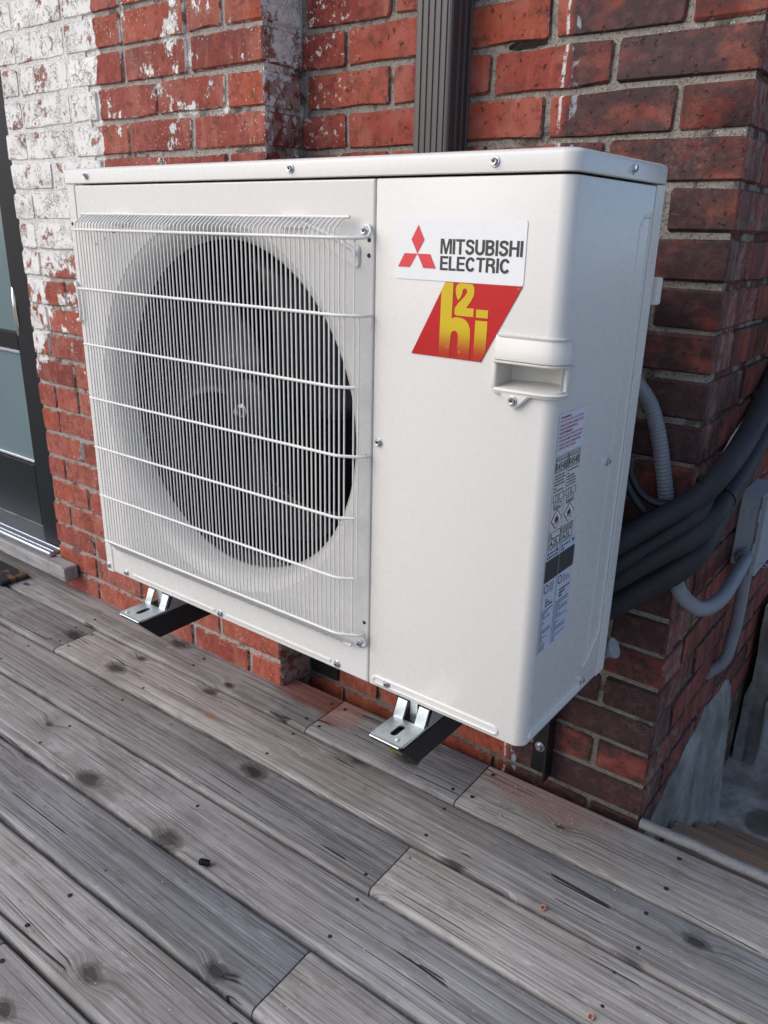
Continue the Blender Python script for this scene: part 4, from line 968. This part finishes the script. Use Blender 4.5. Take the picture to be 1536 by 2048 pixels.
# disconnect box on the side wall
EB = empty('electrical_box', (XC, .87, .1)); tag(EB, 'grey metal electrical disconnect box with hinges on the side wall', 'electrical box')
def e_(name, bm, mat='boxgrey', smooth=30): o = obj(name, bm, mat, EB, smooth); o.location = -EB.location; return o
bm = bmesh.new(); box(bm, XC + .001, 1.0365, .820, .935, .020, .176, bev=.0015); e_('body', bm)
bm = bmesh.new(); prism(bm, [(.9985, .1765), (1.041, .1775), (1.041, .160), (1.0395, .160), (1.0395, .1745), (.9985, .1735)], 'y', .814, .940); e_('top_cap', bm)
bm = bmesh.new(); box(bm, 1.0375, 1.0505, .815, .938, .004, .174, bev=.002); e_('cover', bm)
for z in (.136, .062):
    bm = bmesh.new(); tube(bm, [(1.0385, .8165, z - .013), (1.0385, .8165, z + .013)], .0032, 10); e_('hinge', bm)
    bm = bmesh.new(); box(bm, 1.025, 1.0362, .8182, .8198, z - .014, z + .014); e_('hinge_leaf', bm)
for z in (.136, .108): bm = bmesh.new(); lathe(bm, [(.0036, 0), (.003, .0015), (0, .002)], 12, T(1.011, .8198, z, '-y')); e_('knockout', bm, 'boxgrey', 40)
bm = bmesh.new(); lathe(bm, [(0, 0), (.0205, 0), (.0205, .006), (.0175, .008), (.0165, .018), (.0140, .020), (0, .020)], 20, T(1.026, .8196, .041, '-y')); e_('conduit_connector', bm, 'conduit', 35)
bm = bmesh.new(); tube(bm, [(1.0615 + .009 * math.cos(R(a)), .832, .027 + .004 * math.sin(R(a))) for a in range(0, 361, 30)], .0012, 6); e_('seal_ring', bm, 'alu', 50)

# ================================================================ small things lying on the deck
def on_deck(x, y, h=0.0): return (x, y, ZD + .001 + h)
bm = bmesh.new(); lathe(bm, [(0, -.009), (.0055, -.009), (.0060, -.007), (.0060, .007), (.0052, .009), (.0038, .009), (.0038, .004), (0, .004)], 16, Matrix.Translation(on_deck(.4435, -.150, .0075)) @ Matrix.Rotation(R(62), 4, Vector((.8, -.6, 0))))
tag(obj('plastic_cap', bm, 'fan', None, 40), 'small black plastic cap lying on the gap between two boards', 'cap')
def leaf():
    bm = bmesh.new(); pts = [(-.030, 0), (-.018, .009), (-.004, .013), (.010, .010), (.022, .003), (.018, -.006), (.004, -.011), (-.014, -.008)]
    c = bm.verts.new((0, 0, .004)); V = [bm.verts.new((x, y, .001 + .006 * abs(math.sin(x * 150)))) for x, y in pts]
    for k in range(len(V)): bm.faces.new((c, V[k], V[(k + 1) % len(V)]))
    return bm
o = obj('fallen_leaf', leaf(), 'leaf', None, 60); o.location = on_deck(.523, .318); o.rotation_euler.z = .35; md = o.modifiers.new('s', 'SOLIDIFY'); md.thickness = .0006
tag(o, 'crumpled yellow-green leaf on the deck below the right mounting foot', 'leaf')
for (x, y), lab in (((.951, .136), 'tiny copper ring on the deck, farther from the camera'), ((1.093, .003), 'tiny copper ring on the deck by the bottom edge of the view')):
    bm = bmesh.new(); lathe(bm, [(.0030, -.0018), (.0044, -.0018), (.0046, .0018), (.0032, .0018), (.0030, -.0018)], 18, Matrix.Translation(on_deck(x, y, .002)) @ Matrix.Rotation(R(35), 4, 'X'))
    tag(obj('copper_ring', bm, 'copper', None, 40), lab, 'ring', 'copper offcuts')
rs = random.Random(21)
def bits(name, mat, spots, lab, size):
    bm = bmesh.new()
    for x, y in spots:
        s = rs.uniform(*size); c = Vector(on_deck(x, y, s * .3))
        V = [bm.verts.new(c + Vector((rs.uniform(-s, s), rs.uniform(-s, s), rs.uniform(-.3, .6) * s))) for _ in range(5)]
        bmesh.ops.convex_hull(bm, input=V)
    o = obj(name, bm, mat); o['kind'] = 'stuff'; o['label'] = lab; o['category'] = 'debris'
sp1 = [(rs.uniform(-.5, 1.2), rs.uniform(-.45, .26)) for _ in range(90)] + [(rs.gauss(.80, .09), rs.gauss(.34, .045)) for _ in range(90)]
bits('plaster_crumbs', 'white_bit', [p for p in sp1 if p[1] < .40], 'white crumbs of plaster scattered over the deck boards', (.0007, .0021))
bits('brick_crumbs', 'red_bit', [p for p in [(rs.gauss(.24, .07), rs.gauss(.35, .03)) for _ in range(60)] + [(rs.gauss(.84, .1), rs.gauss(.36, .04)) for _ in range(60)] if p[1] < .40], 'red crumbs of drilled brick on the deck beside the wall', (.0006, .0018))
for name in ():
    pass
